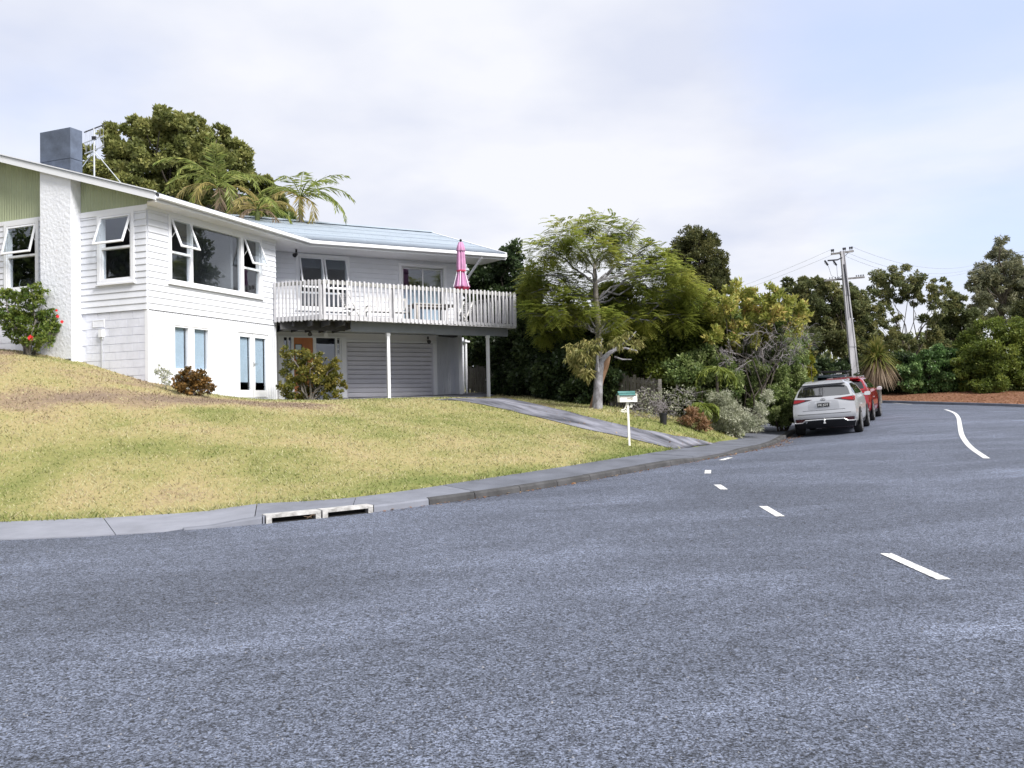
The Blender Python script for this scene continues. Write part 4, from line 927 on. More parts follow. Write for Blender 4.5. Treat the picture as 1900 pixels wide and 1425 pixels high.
def folding_chair(label):
    t = empty('folding_chair', (0, 0, 0), label, 'chair', 'slatted folding chairs on the deck'); mb = MB()
    for i in range(6): mb.box(-.22, .22, -.2 + i * .075, -.14 + i * .075, .43, .45)
    mb.build('seat', FURN, t); mb = MB()
    for i in range(6): z_ = .52 + i * .07; y_ = .24 + (z_ - .45) * .22; mb.box(-.2, .2, y_, y_ + .018, z_, z_ + .045)
    mb.build('backrest', FURN, t)
    for s_ in (-.23, .23):
        mb = MB(); mb.bar((s_, -.24, 0), (s_, .36, .98), .03, .045); mb.build('leg', FURN, t); mb = MB(); mb.bar((s_ * .9, .30, 0), (s_ * .9, -.2, .44), .03, .045); mb.build('leg', FURN, t)
    return t
place(folding_chair('slatted folding chair on the deck below the two open windows'), (*DKW.P(2.15, 1.55, 0)[:2], 4.475), YAWD + 1.9)
place(folding_chair('slatted folding chair on the deck beside the pink parasol'), (*DKW.P(6.35, 1.0, 0)[:2], 4.475), YAWD - 1.2)

# closed pink parasol
pb = Vector((-1.62, 28.75, 4.475)); t = empty('parasol', tuple(pb), 'closed pink parasol with white trim standing on the deck', 'parasol')
mb = MB(); mb.tube([pb, pb + Vector((0, 0, 2.72))], .022, 8); mb.build('pole', ALU, t)
mb = MB(); mb.lathe(pb, [(.25, 0), (.25, .05), (.05, .09), (.045, .35), (.024, .36)], 16); mb.build('base', DARKG, t)
mb = MB(); mb.lathe(pb, [(.005, 2.72), (.03, 2.74), (.045, 2.775), (.03, 2.81), (.005, 2.82)], 10); mb.build('finial', BLACK, t)
def folded(z_r, nf=8, depth=.30, seed=0, n=64):
    rr = random.Random(seed); V = []; Fc = []
    for r_, z_ in z_r:
        for k in range(n):
            a = 2 * math.pi * k / n; f = 1 - depth * (0.5 + .5 * math.cos(nf * a + .5 + z_ * .25)) + .05 * math.sin(3 * a + z_); V.append((pb.x + r_ * f * math.cos(a), pb.y + r_ * f * math.sin(a), pb.z + z_))
    for i in range(len(z_r) - 1):
        for k in range(n): k2 = (k + 1) % n; Fc.append((i * n + k, i * n + k2, (i + 1) * n + k2, (i + 1) * n + k))
    m_ = MB(); m_.add(V, Fc); m_.smooth = True; return m_
folded([(.07, 2.70), (.10, 2.62), (.13, 2.45), (.15, 2.1), (.165, 1.85), (.14, 1.72), (.19, 1.55), (.25, 1.3), (.285, 1.22), (.27, 1.19)]).build('canopy', PINK, t)
folded([(.075, 2.71), (.12, 2.60), (.165, 2.42), (.16, 2.41)], depth=.15).build('vent_cap', PINK, t)
folded([(.275, 1.195), (.24, 1.15), (.20, 1.08), (.14, 1.05)], depth=.2).build('lining', PINKD, t)
mb = MB(); mb.lathe((pb.x, pb.y, pb.z), [(.148, 1.70), (.162, 1.72), (.162, 1.75), (.148, 1.77)], 20); mb.build('tie', PINKD, t)
mb = MB()
for a in (3.6, 4.6, 5.7):
    mb.tube([pb + Vector((r_ * math.cos(a), r_ * math.sin(a), z_)) for r_, z_ in ((.155, 1.72), (.2, 1.52), (.262, 1.3), (.292, 1.21))], .012, 5)
mb.build('white_trim', WHITE_TRIM, t)

# TV antenna with stays on the roof
ab = at(175, 326, 24.5); t = empty('tv_antenna', tuple(ab), 'grey television antenna on a stayed mast beside the chimney', 'antenna')
mz = lambda k: ab + Vector((0, 0, k)); mb = MB(); mb.tube([mz(-.25), mz(1.38)], .022, 8); mb.build('mast', GALV, t)
AX = Vector((.93, -.30, .05)); AY = Vector((.3, .93, 0))
for h_, ln in ((1.36, .72), (1.05, .72), (.74, .70)):
    mb = MB(); c_ = mz(h_); mb.bar(c_ - AX * ln * .5 + Vector((0, 0, -.05)), c_ + AX * ln * .5 + Vector((0, 0, .05)), .02, .03); mb.build('boom', DARKG if h_ > 1.2 else ALU, t)
mb = MB()
for i in range(9):
    f = -.46 + .115 * i; c_ = mz(1.05) + AX * f * .72
    for sgn in (-1, 1):
        mb.tube([c_ + Vector((0, 0, sgn * .01)), c_ + AX * .03 * (-1) ** i + Vector((0, 0, sgn * .31))], .004, 4)
mb.build('element', ALU, t)
mb = MB(); c_ = mz(1.08); mb.box(c_.x - .05, c_.x + .06, c_.y - .04, c_.y + .04, c_.z - .04, c_.z + .05); mb.build('junction_box', BLACK, t)
def roof_z(p): return Z_E + SL * float((np.array([p.x, p.y]) - E0) @ mup)
for dv in (Vector((-.75, .4, 0)), Vector((1.05, -.35, 0))):
    mb = MB(); q = ab + dv; q.z = roof_z(q); mb.tube([mz(.72), q], .012, 5); mb.build('stay', GALV, t)
mb = MB(); mb.tube([mz(.40), mz(.40) + Vector((-.16, 0, .02)), mz(.40) + Vector((-.18, 0, .10))], .012, 5); mb.tube([mz(.15), mz(.15) + Vector((-.12, 0, .02))], .01, 5); mb.build('bracket', DARKG, t)

# ================================================================ plants
BARK = mat('grey_bark', (0.11, 0.10, 0.09), 0.9, c2=(0.22, 0.20, 0.18), scale=9, bump=0.6, bscale=30)
BARKD = mat('dark_bark', (0.045, 0.038, 0.032), 0.9, c2=(0.10, 0.085, 0.07), scale=9, bump=0.5, bscale=30)
LICHEN = mat('lichen_bark', (0.075, 0.07, 0.07), 0.9, c2=(0.30, 0.30, 0.33), scale=7, bump=0.7, bscale=25, stretch=(1, 1, .6))
CUTW = mat('cut_wood', (0.20, 0.11, 0.065), 0.85, c2=(0.30, 0.19, 0.12), scale=6, bump=0.3, bscale=30)
TWIG = mat('bare_twig', (0.12, 0.108, 0.112), 0.9, c2=(0.26, 0.24, 0.25), scale=8)
LV = lambda n, *c, **k: leaf_mat(n, c, **k)
L_OLIVE = LV('olive_leaf', (0.091, 0.111, 0.0338), (0.202, 0.221, 0.0676), (0.351, 0.338, 0.117))
L_DARK = LV('dark_leaf', (0.0137, 0.0263, 0.0126), (0.0378, 0.063, 0.0242), (0.0945, 0.131, 0.0504), rough=.4)
L_DARK2 = LV('broad_dark_leaf', (0.0286, 0.052, 0.0156), (0.0975, 0.146, 0.039), (0.234, 0.28, 0.0845), rough=.4)
L_FERNY = LV('feathery_leaf', (0.138, 0.184, 0.0345), (0.265, 0.305, 0.0633), (0.425, 0.397, 0.0978), trans=.6)
L_LANCE = LV('lance_leaf', (0.091, 0.111, 0.026), (0.221, 0.221, 0.0715), (0.377, 0.325, 0.13))
L_CONIF = LV('dome_conifer_leaf', (0.0338, 0.0442, 0.0169), (0.0858, 0.0962, 0.0338), (0.176, 0.163, 0.0585))
L_YELLOW = LV('yellow_leaf', (0.147, 0.189, 0.0368), (0.326, 0.347, 0.0788), (0.504, 0.462, 0.137), (0.525, 0.294, 0.137))
L_MID = LV('mid_green_leaf', (0.091, 0.143, 0.0455), (0.215, 0.273, 0.0884), (0.468, 0.507, 0.26))
L_LIME = LV('lime_leaf', (0.154, 0.176, 0.022), (0.308, 0.286, 0.033))
L_SILVER = LV('silver_leaf', (0.13, 0.16, 0.08), (0.34, 0.36, 0.25), (0.66, 0.66, 0.54))
L_RUST = LV('rust_leaf', (0.14, 0.075, 0.04), (0.3, 0.17, 0.09), (0.46, 0.36, 0.24))
L_FAR = LV('far_olive_leaf', (0.065, 0.0858, 0.0364), (0.14, 0.163, 0.0676), (0.24, 0.227, 0.091))
L_FARB = LV('far_blue_leaf', (0.091, 0.107, 0.0715), (0.176, 0.185, 0.117), (0.286, 0.273, 0.163))
L_BRIGHT = LV('bright_leaf', (0.065, 0.0975, 0.0182), (0.15, 0.195, 0.0364), (0.286, 0.312, 0.065))
L_IVY = LV('ivy_leaf', (0.0416, 0.088, 0.0288), (0.112, 0.2, 0.0608), (0.384, 0.512, 0.224), rough=.35)
L_PALM = LV('palm_leaf', (0.087, 0.131, 0.0362), (0.203, 0.246, 0.058), (0.406, 0.406, 0.116))
L_PALMY = LV('yellow_palm_leaf', (0.179, 0.179, 0.0473), (0.357, 0.294, 0.105), (0.462, 0.357, 0.21))
L_DRY = LV('dry_palm_leaf', (0.2, 0.14, 0.09), (0.36, 0.28, 0.2))
L_SWORD = LV('sword_leaf', (0.065, 0.0975, 0.0208), (0.169, 0.182, 0.039), (0.312, 0.273, 0.091))
L_HIB = LV('hibiscus_leaf', (0.0455, 0.0858, 0.0182), (0.124, 0.176, 0.0338), (0.247, 0.286, 0.065), rough=.35)
L_BRONZE = LV('bronze_leaf', (0.0495, 0.0462, 0.0176), (0.165, 0.0935, 0.0286), (0.33, 0.182, 0.0495))
L_SHRUB = LV('olive_shrub_leaf', (0.0585, 0.0754, 0.0156), (0.156, 0.156, 0.0338), (0.299, 0.24, 0.0585), rough=.35)

def rdir(n):
    v = RNG.standard_normal((n, 3)); return v / np.linalg.norm(v, axis=1, keepdims=True)
def leaf_quads(C, D, L_, W_, fold=.12):
    n = len(C); D = D / np.linalg.norm(D, axis=1, keepdims=True); S = np.cross(D, rdir(n)); S /= np.linalg.norm(S, axis=1, keepdims=True) + 1e-9; Nn = np.cross(S, D)
    L_ = np.broadcast_to(L_, (n,))[:, None]; W_ = np.broadcast_to(W_, (n,))[:, None]
    V = np.empty((n, 4, 3)); V[:, 0] = C; V[:, 1] = C + D * L_ * .45 + S * W_ * .5 + Nn * W_ * fold; V[:, 2] = C + D * L_; V[:, 3] = C + D * L_ * .45 - S * W_ * .5 + Nn * W_ * fold
    return V.reshape(-1, 3), np.arange(4 * n).reshape(n, 4)
def clump_leaves(clumps, n, L_, W_, droop=.25, outw=.7, shell=(.35, 1.0), sub=9, subr=.36, flat=1.0, tvar=.16, tbase=None):
    """leaf positions in lumpy clusters through the crown's volume"""
    n = int(n * 1.75); L_ *= 1.08; W_ *= 1.12; sub = sub * 1.5; subr *= 1.12
    rs = np.array([c[1] for c in clumps]); w = rs ** 2 / (rs ** 2).sum(); Cs, Ds, Ts = [], [], []
    for (c, r), wi in zip(clumps, w):
        k = max(8, int(n * wi)); ns = max(4, int(sub * (0.8 + .4 * RNG.random()))); c = np.array(c)
        sc = rdir(ns) * (r * (shell[0] + (shell[1] - shell[0]) * RNG.random(ns) ** .6))[:, None]; sc[:, 2] *= flat; sr = r * subr * (0.65 + .7 * RNG.random(ns)); st = RNG.random(ns)
        j = RNG.choice(ns, k, p=sr ** 2 / (sr ** 2).sum()); q = rdir(k) * (sr[j] * (0.35 + .75 * RNG.random(k) ** .5))[:, None]; q[:, 2] *= .8
        p = c + sc[j] + q; o = p - (c - np.array([0, 0, r * .3])); o /= np.linalg.norm(o, axis=1, keepdims=True) + 1e-9
        d = o * outw + rdir(k) * .8 + np.array([0, 0, -droop]); Cs.append(p); Ds.append(d); tb = .5 if tbase is None else tbase
        Ts.append(np.clip(tb + .55 * (st[j] - .5) + tvar * RNG.standard_normal(k), 0, 1))
    C, D, T_ = np.concatenate(Cs), np.concatenate(Ds), np.concatenate(Ts); m = len(C)
    V, Fq = leaf_quads(C, D, L_ * (.65 + .7 * RNG.random(m)), W_ * (.65 + .7 * RNG.random(m))); return V, Fq, np.repeat(T_, 4)
def limb(mb, a, b, r0, r1, n=5, wob=.08, sides=6):
    a, b = Vector(a), Vector(b); d = (b - a).length; pts = []
    for i in range(n + 1):
        t = i / n; p = a.lerp(b, t) + Vector((0, 0, d * .10 * math.sin(t * math.pi)))
        if 0 < i < n: p += Vector([random.uniform(-1, 1) * d * wob * .5 for _ in range(3)])
        pts.append(p)
    mb.tube(pts, [r0 + (r1 - r0) * i / n for i in range(n + 1)], sides); return pts
def circles(cs, Y, jit=.5, k=1.0):
    out_ = []
    for c in cs:
        px, py, r = c[:3]; rm = r * mpp(Y) * k; y = Y + random.uniform(-1, 1) * jit if len(c) < 4 else c[3]; out_.append((at(px, py, y), rm))
    return out_
def tree(name, label, cat, base, cl, n, L_, W_, lm, trunk=.12, bark=BARK, group=None, fork=.45, limbs=True, **kw):
    """tapered trunk, limbs to every clump, leaf crown; base = (x, y) on the ground"""
    b = Vector((base[0], base[1], zg(*base) - .05)); t = empty(name, tuple(b), label, cat, group)
    cen = sum((c for c, r in cl), Vector()) / len(cl); low = min(c.z - r for c, r in cl); fk = b.lerp(Vector((cen.x, cen.y, max(b.z + .3, b.z + (cen.z - b.z) * fork))), 1)
    mb = MB(); limb(mb, b, fk, trunk, trunk * .7, 5, .04, 8); mb.smooth = True; mb.build('trunk', bark, t)
    if limbs:
        mb = MB(); mb.smooth = True
        for c, r in cl: limb(mb, fk if random.random() < .7 else b.lerp(fk, random.uniform(.7, 1)), c + Vector((0, 0, r * .3)), trunk * random.uniform(.3, .5), trunk * .08, 5, .12, 5)
        mb.build('branch', bark, t)
    V, Fq, T_ = clump_leaves(cl, n, L_, W_, **kw); np_mesh('crown', V, Fq, lm, t, tint=T_); return t
def shrub(name, label, cat, base, cl, n, L_, W_, lm, stems=5, sr=.02, bark=BARK, group=None, **kw):
    b = Vector((base[0], base[1], zg(*base) - .03)); t = empty(name, tuple(b), label, cat, group); mb = MB(); mb.smooth = True
    for i in range(stems):
        c, r = cl[i % len(cl)]; limb(mb, b + Vector((random.uniform(-.12, .12), random.uniform(-.1, .1), 0)), c + Vector((random.uniform(-.5, .5) * r, random.uniform(-.5, .5) * r, r * .4)), sr, sr * .25, 5, .16, 5)
    mb.build('stem', bark, t); V, Fq, T_ = clump_leaves(cl, n, L_, W_, **kw); np_mesh('foliage', V, Fq, lm, t, tint=T_); return t
def gb(px, py, y): p = at(px, py, y); return (p.x, p.y)

# ---- behind the house
Y = 39
tree('broadleaf_tree', 'tall olive green broadleaf tree behind the roof of the house', 'tree', gb(320, 500, Y), circles([(188, 300, 40), (228, 268, 38), (265, 238, 20), (240, 310, 50), (296, 258, 46), (345, 245, 32), (330, 300, 60), (388, 268, 38), (405, 246, 18), (430, 300, 38), (452, 300, 16), (410, 325, 45), (250, 345, 50), (160, 330, 22), (345, 345, 60), (450, 330, 22), (300, 228, 14), (362, 228, 14)], Y, 1.6), 44000, .17, .095, L_OLIVE, .28, BARKD, sub=16, subr=.24, outw=.8, shell=(.4, 1.12))
Y = 41
tree('slender_tree', 'narrow bushy dark tree between the two palms behind the house', 'tree', gb(490, 500, Y), circles([(490, 340, 16), (485, 362, 22), (512, 366, 16), (470, 385, 30), (505, 392, 28)], Y, .7), 7500, .17, .09, L_OLIVE, .14, BARKD, sub=10)
def frond(parent, c, az, el, ln, lm, droop=1.0, n=26, lw=.05, ll=.55, twist=0.0, tb=.5):
    """one feather palm leaf: arching midrib with hanging leaflets; returns V, F, T"""
    pts = []; p = np.array(c, float); e = el
    for i in range(n + 1):
        pts.append(p.copy()); d = np.array([math.cos(az) * math.cos(e), math.sin(az) * math.cos(e), math.sin(e)]); p = p + d * ln / n; e -= droop * (1.5 + 1.2 * i / n) / n
    pts = np.array(pts); tang = np.gradient(pts, axis=0); tang /= np.linalg.norm(tang, axis=1, keepdims=True); side = np.array([-math.sin(az), math.cos(az), 0]); C, D, Ls = [], [], []
    for i in range(3, n + 1):
        f = i / n; l_ = ll * (math.sin(min(1, f * 1.15) * math.pi * .9) * .75 + .3)
        for s_ in (-1, 1):
            C.append(pts[i]); up_ = np.cross(tang[i], side); D.append(side * s_ * .75 + tang[i] * .75 + np.array([0, 0, -.35 - .3 * random.random() * droop]) + .12 * RNG.standard_normal(3)); Ls.append(l_ * random.uniform(.85, 1.1))
    C = np.array(C); D = np.array(D); Ls = np.array(Ls); V, Fq = leaf_quads(C, D, Ls, lw, .05); T_ = np.repeat(np.clip(tb + .15 * RNG.standard_normal(len(C)), 0, 1), 4)
    rb = MB(); rb.tube(pts[::3], [.022 * (1 - .8 * i / (n / 3)) + .004 for i in range(len(pts[::3]))], 4); rv = np.array(rb.v); rf = [f for f in rb.f if len(f) == 4]
    Fq = np.concatenate([Fq, np.array(rf) + len(V)]); V = np.concatenate([V, rv]); T_ = np.concatenate([T_, np.full(len(rv), tb)]); me = np_mesh('frond', V, Fq, lm, parent, tint=T_); return me
def palm(label, c, base, spec, tr=.09):
    b = Vector((base[0], base[1], zg(*base) - .05)); t = empty('palm_tree', tuple(b), label, 'palm', 'palms behind the roof'); mb = MB(); mb.smooth = True
    limb(mb, b, c, tr * 1.2, tr, 6, .01, 8); mb.build('trunk', BARK, t); mb = MB(); mb.smooth = True; mb.tube([c - Vector((0, 0, .1)), c + Vector((0, 0, .35)), c + Vector((0, 0, .7))], [tr * 1.15, tr * 1.05, tr * .4], 8); mb.build('crownshaft', MATS['palm_shaft'], t)
    for az, el, ln, lm, dr in spec: frond(t, c + Vector((0, 0, .55)), az, el, ln, lm, dr)
mat('palm_shaft', (0.12, 0.15, 0.045), .6, var=.15, scale=5)
c = at(404, 376, 33); palm('large yellowish green feather palm above the roof in front of the broadleaf tree', c, (c.x, c.y), [(3.6, 1.15, 2.7, L_PALM, .9), (2.9, .9, 2.8, L_PALM, 1.0), (2.3, 1.0, 2.6, L_PALM, 1.0), (4.1, 1.1, 2.2, L_PALM, 1.1), (.35, .85, 2.7, L_PALM, .9), (-.5, .75, 2.5, L_PALM, 1.0), (1.2, 1.2, 2.1, L_PALM, .8), (5.0, 1.3, 1.9, L_PALM, .5), (4.6, 1.5, 2.0, L_PALM, .25), (3.3, .5, 2.2, L_PALMY, 1.1), (.1, .35, 2.3, L_PALMY, 1.0), (2.9, .25, 2.2, L_PALMY, 1.3), (4.2, .55, 1.9, L_PALMY, 1.7), (-.9, .45, 2.2, L_PALM, 1.3), (3.9, .3, 1.9, L_PALM, 1.4), (.4, .1, 2.1, L_DRY, 1.2), (-.3, -.1, 1.7, L_DRY, 1.4), (5.2, 0, 1.5, L_DRY, 1.7)])
c = at(558, 394, 34); palm('dark green feather palm with spread fronds right of the other palms', c, (c.x, c.y), [(.25, .75, 2.3, L_PALM, .8), (-.2, .35, 2.4, L_PALM, .9), (.9, 1.05, 2.2, L_PALM, .6), (1.7, 1.3, 2.0, L_PALM, .5), (2.6, 1.0, 2.0, L_PALM, .9), (3.3, .9, 2.0, L_PALM, 1.0), (3.9, .6, 1.9, L_PALMY, 1.2), (4.4, 1.1, 1.8, L_PALM, .9), (5.3, .9, 2.1, L_PALM, 1.0), (5.9, .55, 2.1, L_PALM, 1.0), (-.1, .95, 2.2, L_PALM, .6), (4.9, .2, 1.6, L_PALMY, 1.3), (5.6, .1, 1.6, L_PALMY, 1.3)])
c = at(478, 418, 32.5); palm('short yellowing feather palm low behind the roof ridge', c, (c.x, c.y), [(.3, .9, 1.7, L_PALMY, 1.0), (1.3, 1.0, 1.6, L_PALM, .8), (2.6, .8, 1.7, L_PALMY, 1.1), (3.5, .6, 1.7, L_PALMY, 1.2), (4.4, 1.0, 1.5, L_PALMY, 1.1), (5.4, .9, 1.6, L_PALM, 1.0), (0, .4, 1.8, L_PALM, 1.0), (5.9, .2, 1.6, L_DRY, 1.3), (3.9, .2, 1.5, L_DRY, 1.4), (1.9, .5, 1.7, L_PALM, .9)])
Y = 40
tree('background_tree', 'dark foliage low behind the palms and the ridge of the roof', 'tree', gb(440, 520, Y), circles([(380, 395, 38), (430, 398, 34), (480, 405, 28), (330, 390, 34), (290, 375, 30), (530, 415, 22)], Y, 1), 7000, .26, .14, L_DARK2, .2, BARKD)

# ---- right of the deck: dark evergreens along the fence
Y = 34
tree('evergreen_tree', 'dark glossy evergreen tree behind the right end of the deck', 'tree', gb(930, 720, Y), circles([(945, 475, 22), (905, 505, 34), (955, 520, 34), (900, 545, 36), (950, 575, 44), (985, 540, 28), (885, 590, 36), (930, 620, 46), (985, 625, 46), (890, 640, 34)], Y, 1.2), 26000, .14, .075, L_DARK, .16, BARKD, sub=11, outw=.6)
Y = 32
shrub('evergreen_hedge', 'black green overgrown hedge covering the paling fence behind the driveway', 'hedge', gb(980, 735, Y), circles([(915, 640, 26, 33.0), (945, 665, 36, 31.4), (932, 705, 22, 31.2), (962, 712, 28, 30.6), (990, 660, 42, 30.2), (985, 705, 30, 29.8), (1030, 660, 46, 29.2), (1028, 705, 34, 28.6), (1075, 680, 42, 27.9), (1070, 725, 26, 27.5), (1010, 728, 18, 29.2), (1050, 735, 16, 28.2), (1060, 620, 48, 28.8), (1010, 610, 42, 30.5), (960, 620, 36, 31.6), (1100, 700, 28, 27.3), (1090, 745, 14, 27.2), (1130, 705, 26, 27.3)], Y, .7), 36000, .13, .07, L_DARK, 9, .03, BARKD, sub=12)
Y = 28.5
shrub('broadleaf_shrub', 'dark green dense shrub filling the gap behind the feathery tree', 'shrub', gb(1200, 750, Y), circles([(1120, 650, 46), (1150, 600, 48), (1205, 600, 52), (1165, 690, 46), (1215, 660, 52), (1260, 620, 52), (1225, 715, 44), (1270, 690, 50), (1185, 735, 30), (1310, 640, 44), (1285, 735, 36), (1320, 700, 34), (1130, 555, 34), (1240, 560, 42), (1290, 585, 40), (1335, 610, 40), (1350, 660, 40), (1205, 745, 22), (1240, 750, 24), (1275, 760, 20), (1310, 745, 26), (1345, 715, 30), (1160, 735, 20), (1150, 655, 40), (1370, 690, 34)], Y, .8), 46000, .115, .06, L_BRIGHT, 14, .035, BARKD, sub=12, tbase=.38)

shrub('back_hedge', 'tall dark hedge in the shade far behind the feathery tree', 'hedge', gb(1180, 740, 37), circles([(880 + 42 * i, 640 + (i % 3) * 18, 40, 36 + (i % 2)) for i in range(15)] + [(900 + 46 * i, 710, 36, 35.5) for i in range(13)] + [(1100 + 50 * i, 600, 34, 37) for i in range(8)], 36, 1), 17000, .20, .12, L_DARK, 10, .04, BARKD, sub=10)

# paling fence running down beside the driveway
FENCEM = mat('grey_paling', (0.07, 0.065, 0.06), 0.9, c2=(0.17, 0.16, 0.15), scale=5, bump=.4, bscale=40, stretch=(1, 1, .2))
fa, fb = np.array([-1.75, 34.2]), np.array([4.35, 25.4]); t = empty('paling_fence', (*fa, zg(*fa)), 'weathered grey paling fence half buried in the dark hedge', 'fence'); fd_ = (fb - fa) / np.hypot(*(fb - fa)); ln = np.hypot(*(fb - fa)); s = 0
while s < ln:
    p = fa + fd_ * s; q = fa + fd_ * (s + .14); z = zg(*p); j = random.uniform(-.05, .05); mb = MB(); mb.box8([(*(p + np.array([0, -.02])), z), (*(q + np.array([0, -.02])), z), (*q, z), (*p, z), (*(p + np.array([0, -.02])), z + 1.05 + j), (*(q + np.array([0, -.02])), z + 1.05 + j), (*q, z + 1.05 + j), (*p, z + 1.05 + j)]); mb.build('paling', FENCEM, t); s += .165
for h_ in (.3, .92):
    mb = MB(); n_ = 8
    for i in range(n_): p = fa + fd_ * ln * i / n_; q = fa + fd_ * ln * (i + 1) / n_; mb.bar((*p, zg(*p) + h_), (*q, zg(*q) + h_), .04, .09)
    mb.build('fence_rail', FENCEM, t)
for i in range(6): p = fa + fd_ * ln * i / 5; mb = MB(); mb.bar((*p, zg(*p) - .1), (*p, zg(*p) + 1.1), .1, .1); mb.build('fence_post', FENCEM, t)

# ---- pruned tree on the verge with a lichened trunk
Y = 25.2; b = hit(1108, 758); t = empty('pruned_tree', (b.x, b.y, b.z - .05), 'small pruned tree with a pale lichened trunk on the grass beside the driveway', 'tree')
A = lambda px, py, dy=0: at(px, py, b.y + dy)
mb = MB(); mb.smooth = True; mb.tube([b - Vector((0, 0, .1)), A(1109, 740), A(1110, 715), A(1111, 690), A(1113, 676)], [.17, .145, .135, .13, .125], 10); mb.build('trunk', LICHEN, t)
mb = MB(); mb.smooth = True; mb.tube([A(1112, 684), A(1117, 668), A(1128, 657), A(1142, 649), A(1160, 646), A(1182, 651)], [.10, .088, .068, .052, .038, .02], 8); mb.tube([A(1128, 657), A(1142, 646, .3), A(1165, 632, .5), A(1180, 615, .7)], [.06, .05, .035, .015], 6); mb.build('bough', LICHEN, t)
mb = MB(); mb.smooth = True; mb.tube([A(1101, 758, .35), A(1107, 735, .3), A(1113, 705, .2), A(1122, 680, .1), A(1130, 660, .05)], [.13, .12, .115, .12, .06], 8); mb.build('bare_stem', CUTW, t)
mb = MB(); mb.smooth = True
for pts, r0 in (([(1117, 640), (1100, 646), (1085, 655), (1070, 664)], .03), ([(1110, 690), (1108, 660), (1116, 632), (1118, 628)], .045), ([(1085, 655), (1088, 668), (1086, 682)], .015), ([(1140, 662), (1155, 667), (1172, 667)], .03)): mb.tube([A(*p, -.2) for p in pts], [r0 * (1 - .6 * i / (len(pts) - 1)) for i in range(len(pts))], 5)
mb.build('branch', LICHEN, t)
V, Fq, T_ = clump_leaves(circles([(1065, 660, 16), (1082, 655, 14), (1095, 645, 14), (1075, 682, 14), (1088, 692, 13), (1060, 645, 12), (1098, 668, 10), (1105, 636, 10), (1085, 638, 10), (1150, 630, 11), (1168, 622, 10), (1185, 632, 10), (1130, 640, 10), (1178, 645, 8)], b.y, .5), 1050, .16, .04, droop=1.1, outw=.4, sub=8, subr=.4); np_mesh('crown', V, Fq, L_LANCE, t, tint=T_)

# ---- feathery tree
Y = 27.0; b = hit(1110, 748, 20); b = Vector((at(1109, 750, Y).x, Y, zg(at(1109, 750, Y).x, Y))); t = empty('feathery_tree', (b.x, b.y, b.z - .05), 'tall yellow green tree with open feathery foliage right of the deck', 'tree')
A = lambda px, py, dy=0: at(px, py, Y + dy)
mb = MB(); mb.smooth = True; mb.tube([b - Vector((0, 0, .1)), A(1112, 690), A(1111, 640), A(1109, 590), A(1105, 550), A(1104, 520), A(1103, 490)], [.13, .12, .11, .10, .09, .075, .05], 9); mb.build('trunk', BARK, t)
cs = [(1092, 415, 28), (1045, 430, 26), (1130, 425, 24), (1010, 462, 26), (1065, 460, 32), (1115, 470, 26), (1165, 425, 14), (1150, 455, 20), (1205, 462, 20), (1228, 490, 26), (990, 505, 20), (1015, 515, 32), (1010, 555, 34), (988, 582, 22), (1035, 570, 34), (1150, 520, 34), (1195, 520, 34), (1250, 505, 26), (1270, 535, 32), (1170, 560, 36), (1235, 565, 38), (1290, 565, 30), (1068, 530, 24), (1010, 610, 28), (1050, 600, 26), (1080, 575, 26), (1268, 595, 26), (1300, 600, 18), (1205, 590, 24), (1130, 590, 24), (985, 540, 20), (1185, 490, 18)]
cl = circles(cs, Y, 1.3); mb = MB(); mb.smooth = True; tr_ = [A(1111, 620), A(1106, 560), A(1104, 525), A(1103, 495)]
for (c_, r_), (px, py, _r) in zip(cl, cs):
    s_ = tr_[0] if py > 560 else tr_[1] if py > 500 else tr_[2] if py > 455 else tr_[3]; pts = limb(mb, s_ + Vector((random.uniform(-.03, .03),) * 3), c_ - Vector((0, 0, r_ * .2)), .038, .010, 6, .16, 5)
    for k in range(3): limb(mb, pts[random.choice((3, 4, 5))], c_ + Vector([random.uniform(-1, 1) * r_ * 1.05 for _ in range(3)]), .009, .003, 3, .2, 4)
mb.tube([A(1103, 495), A(1130, 470), A(1155, 440), A(1175, 415), A(1185, 405)], [.05, .04, .028, .016, .008], 5); mb.build('branch', LICHEN, t)
Vs, Fs2, Ts = [], [], []; nb0 = 0
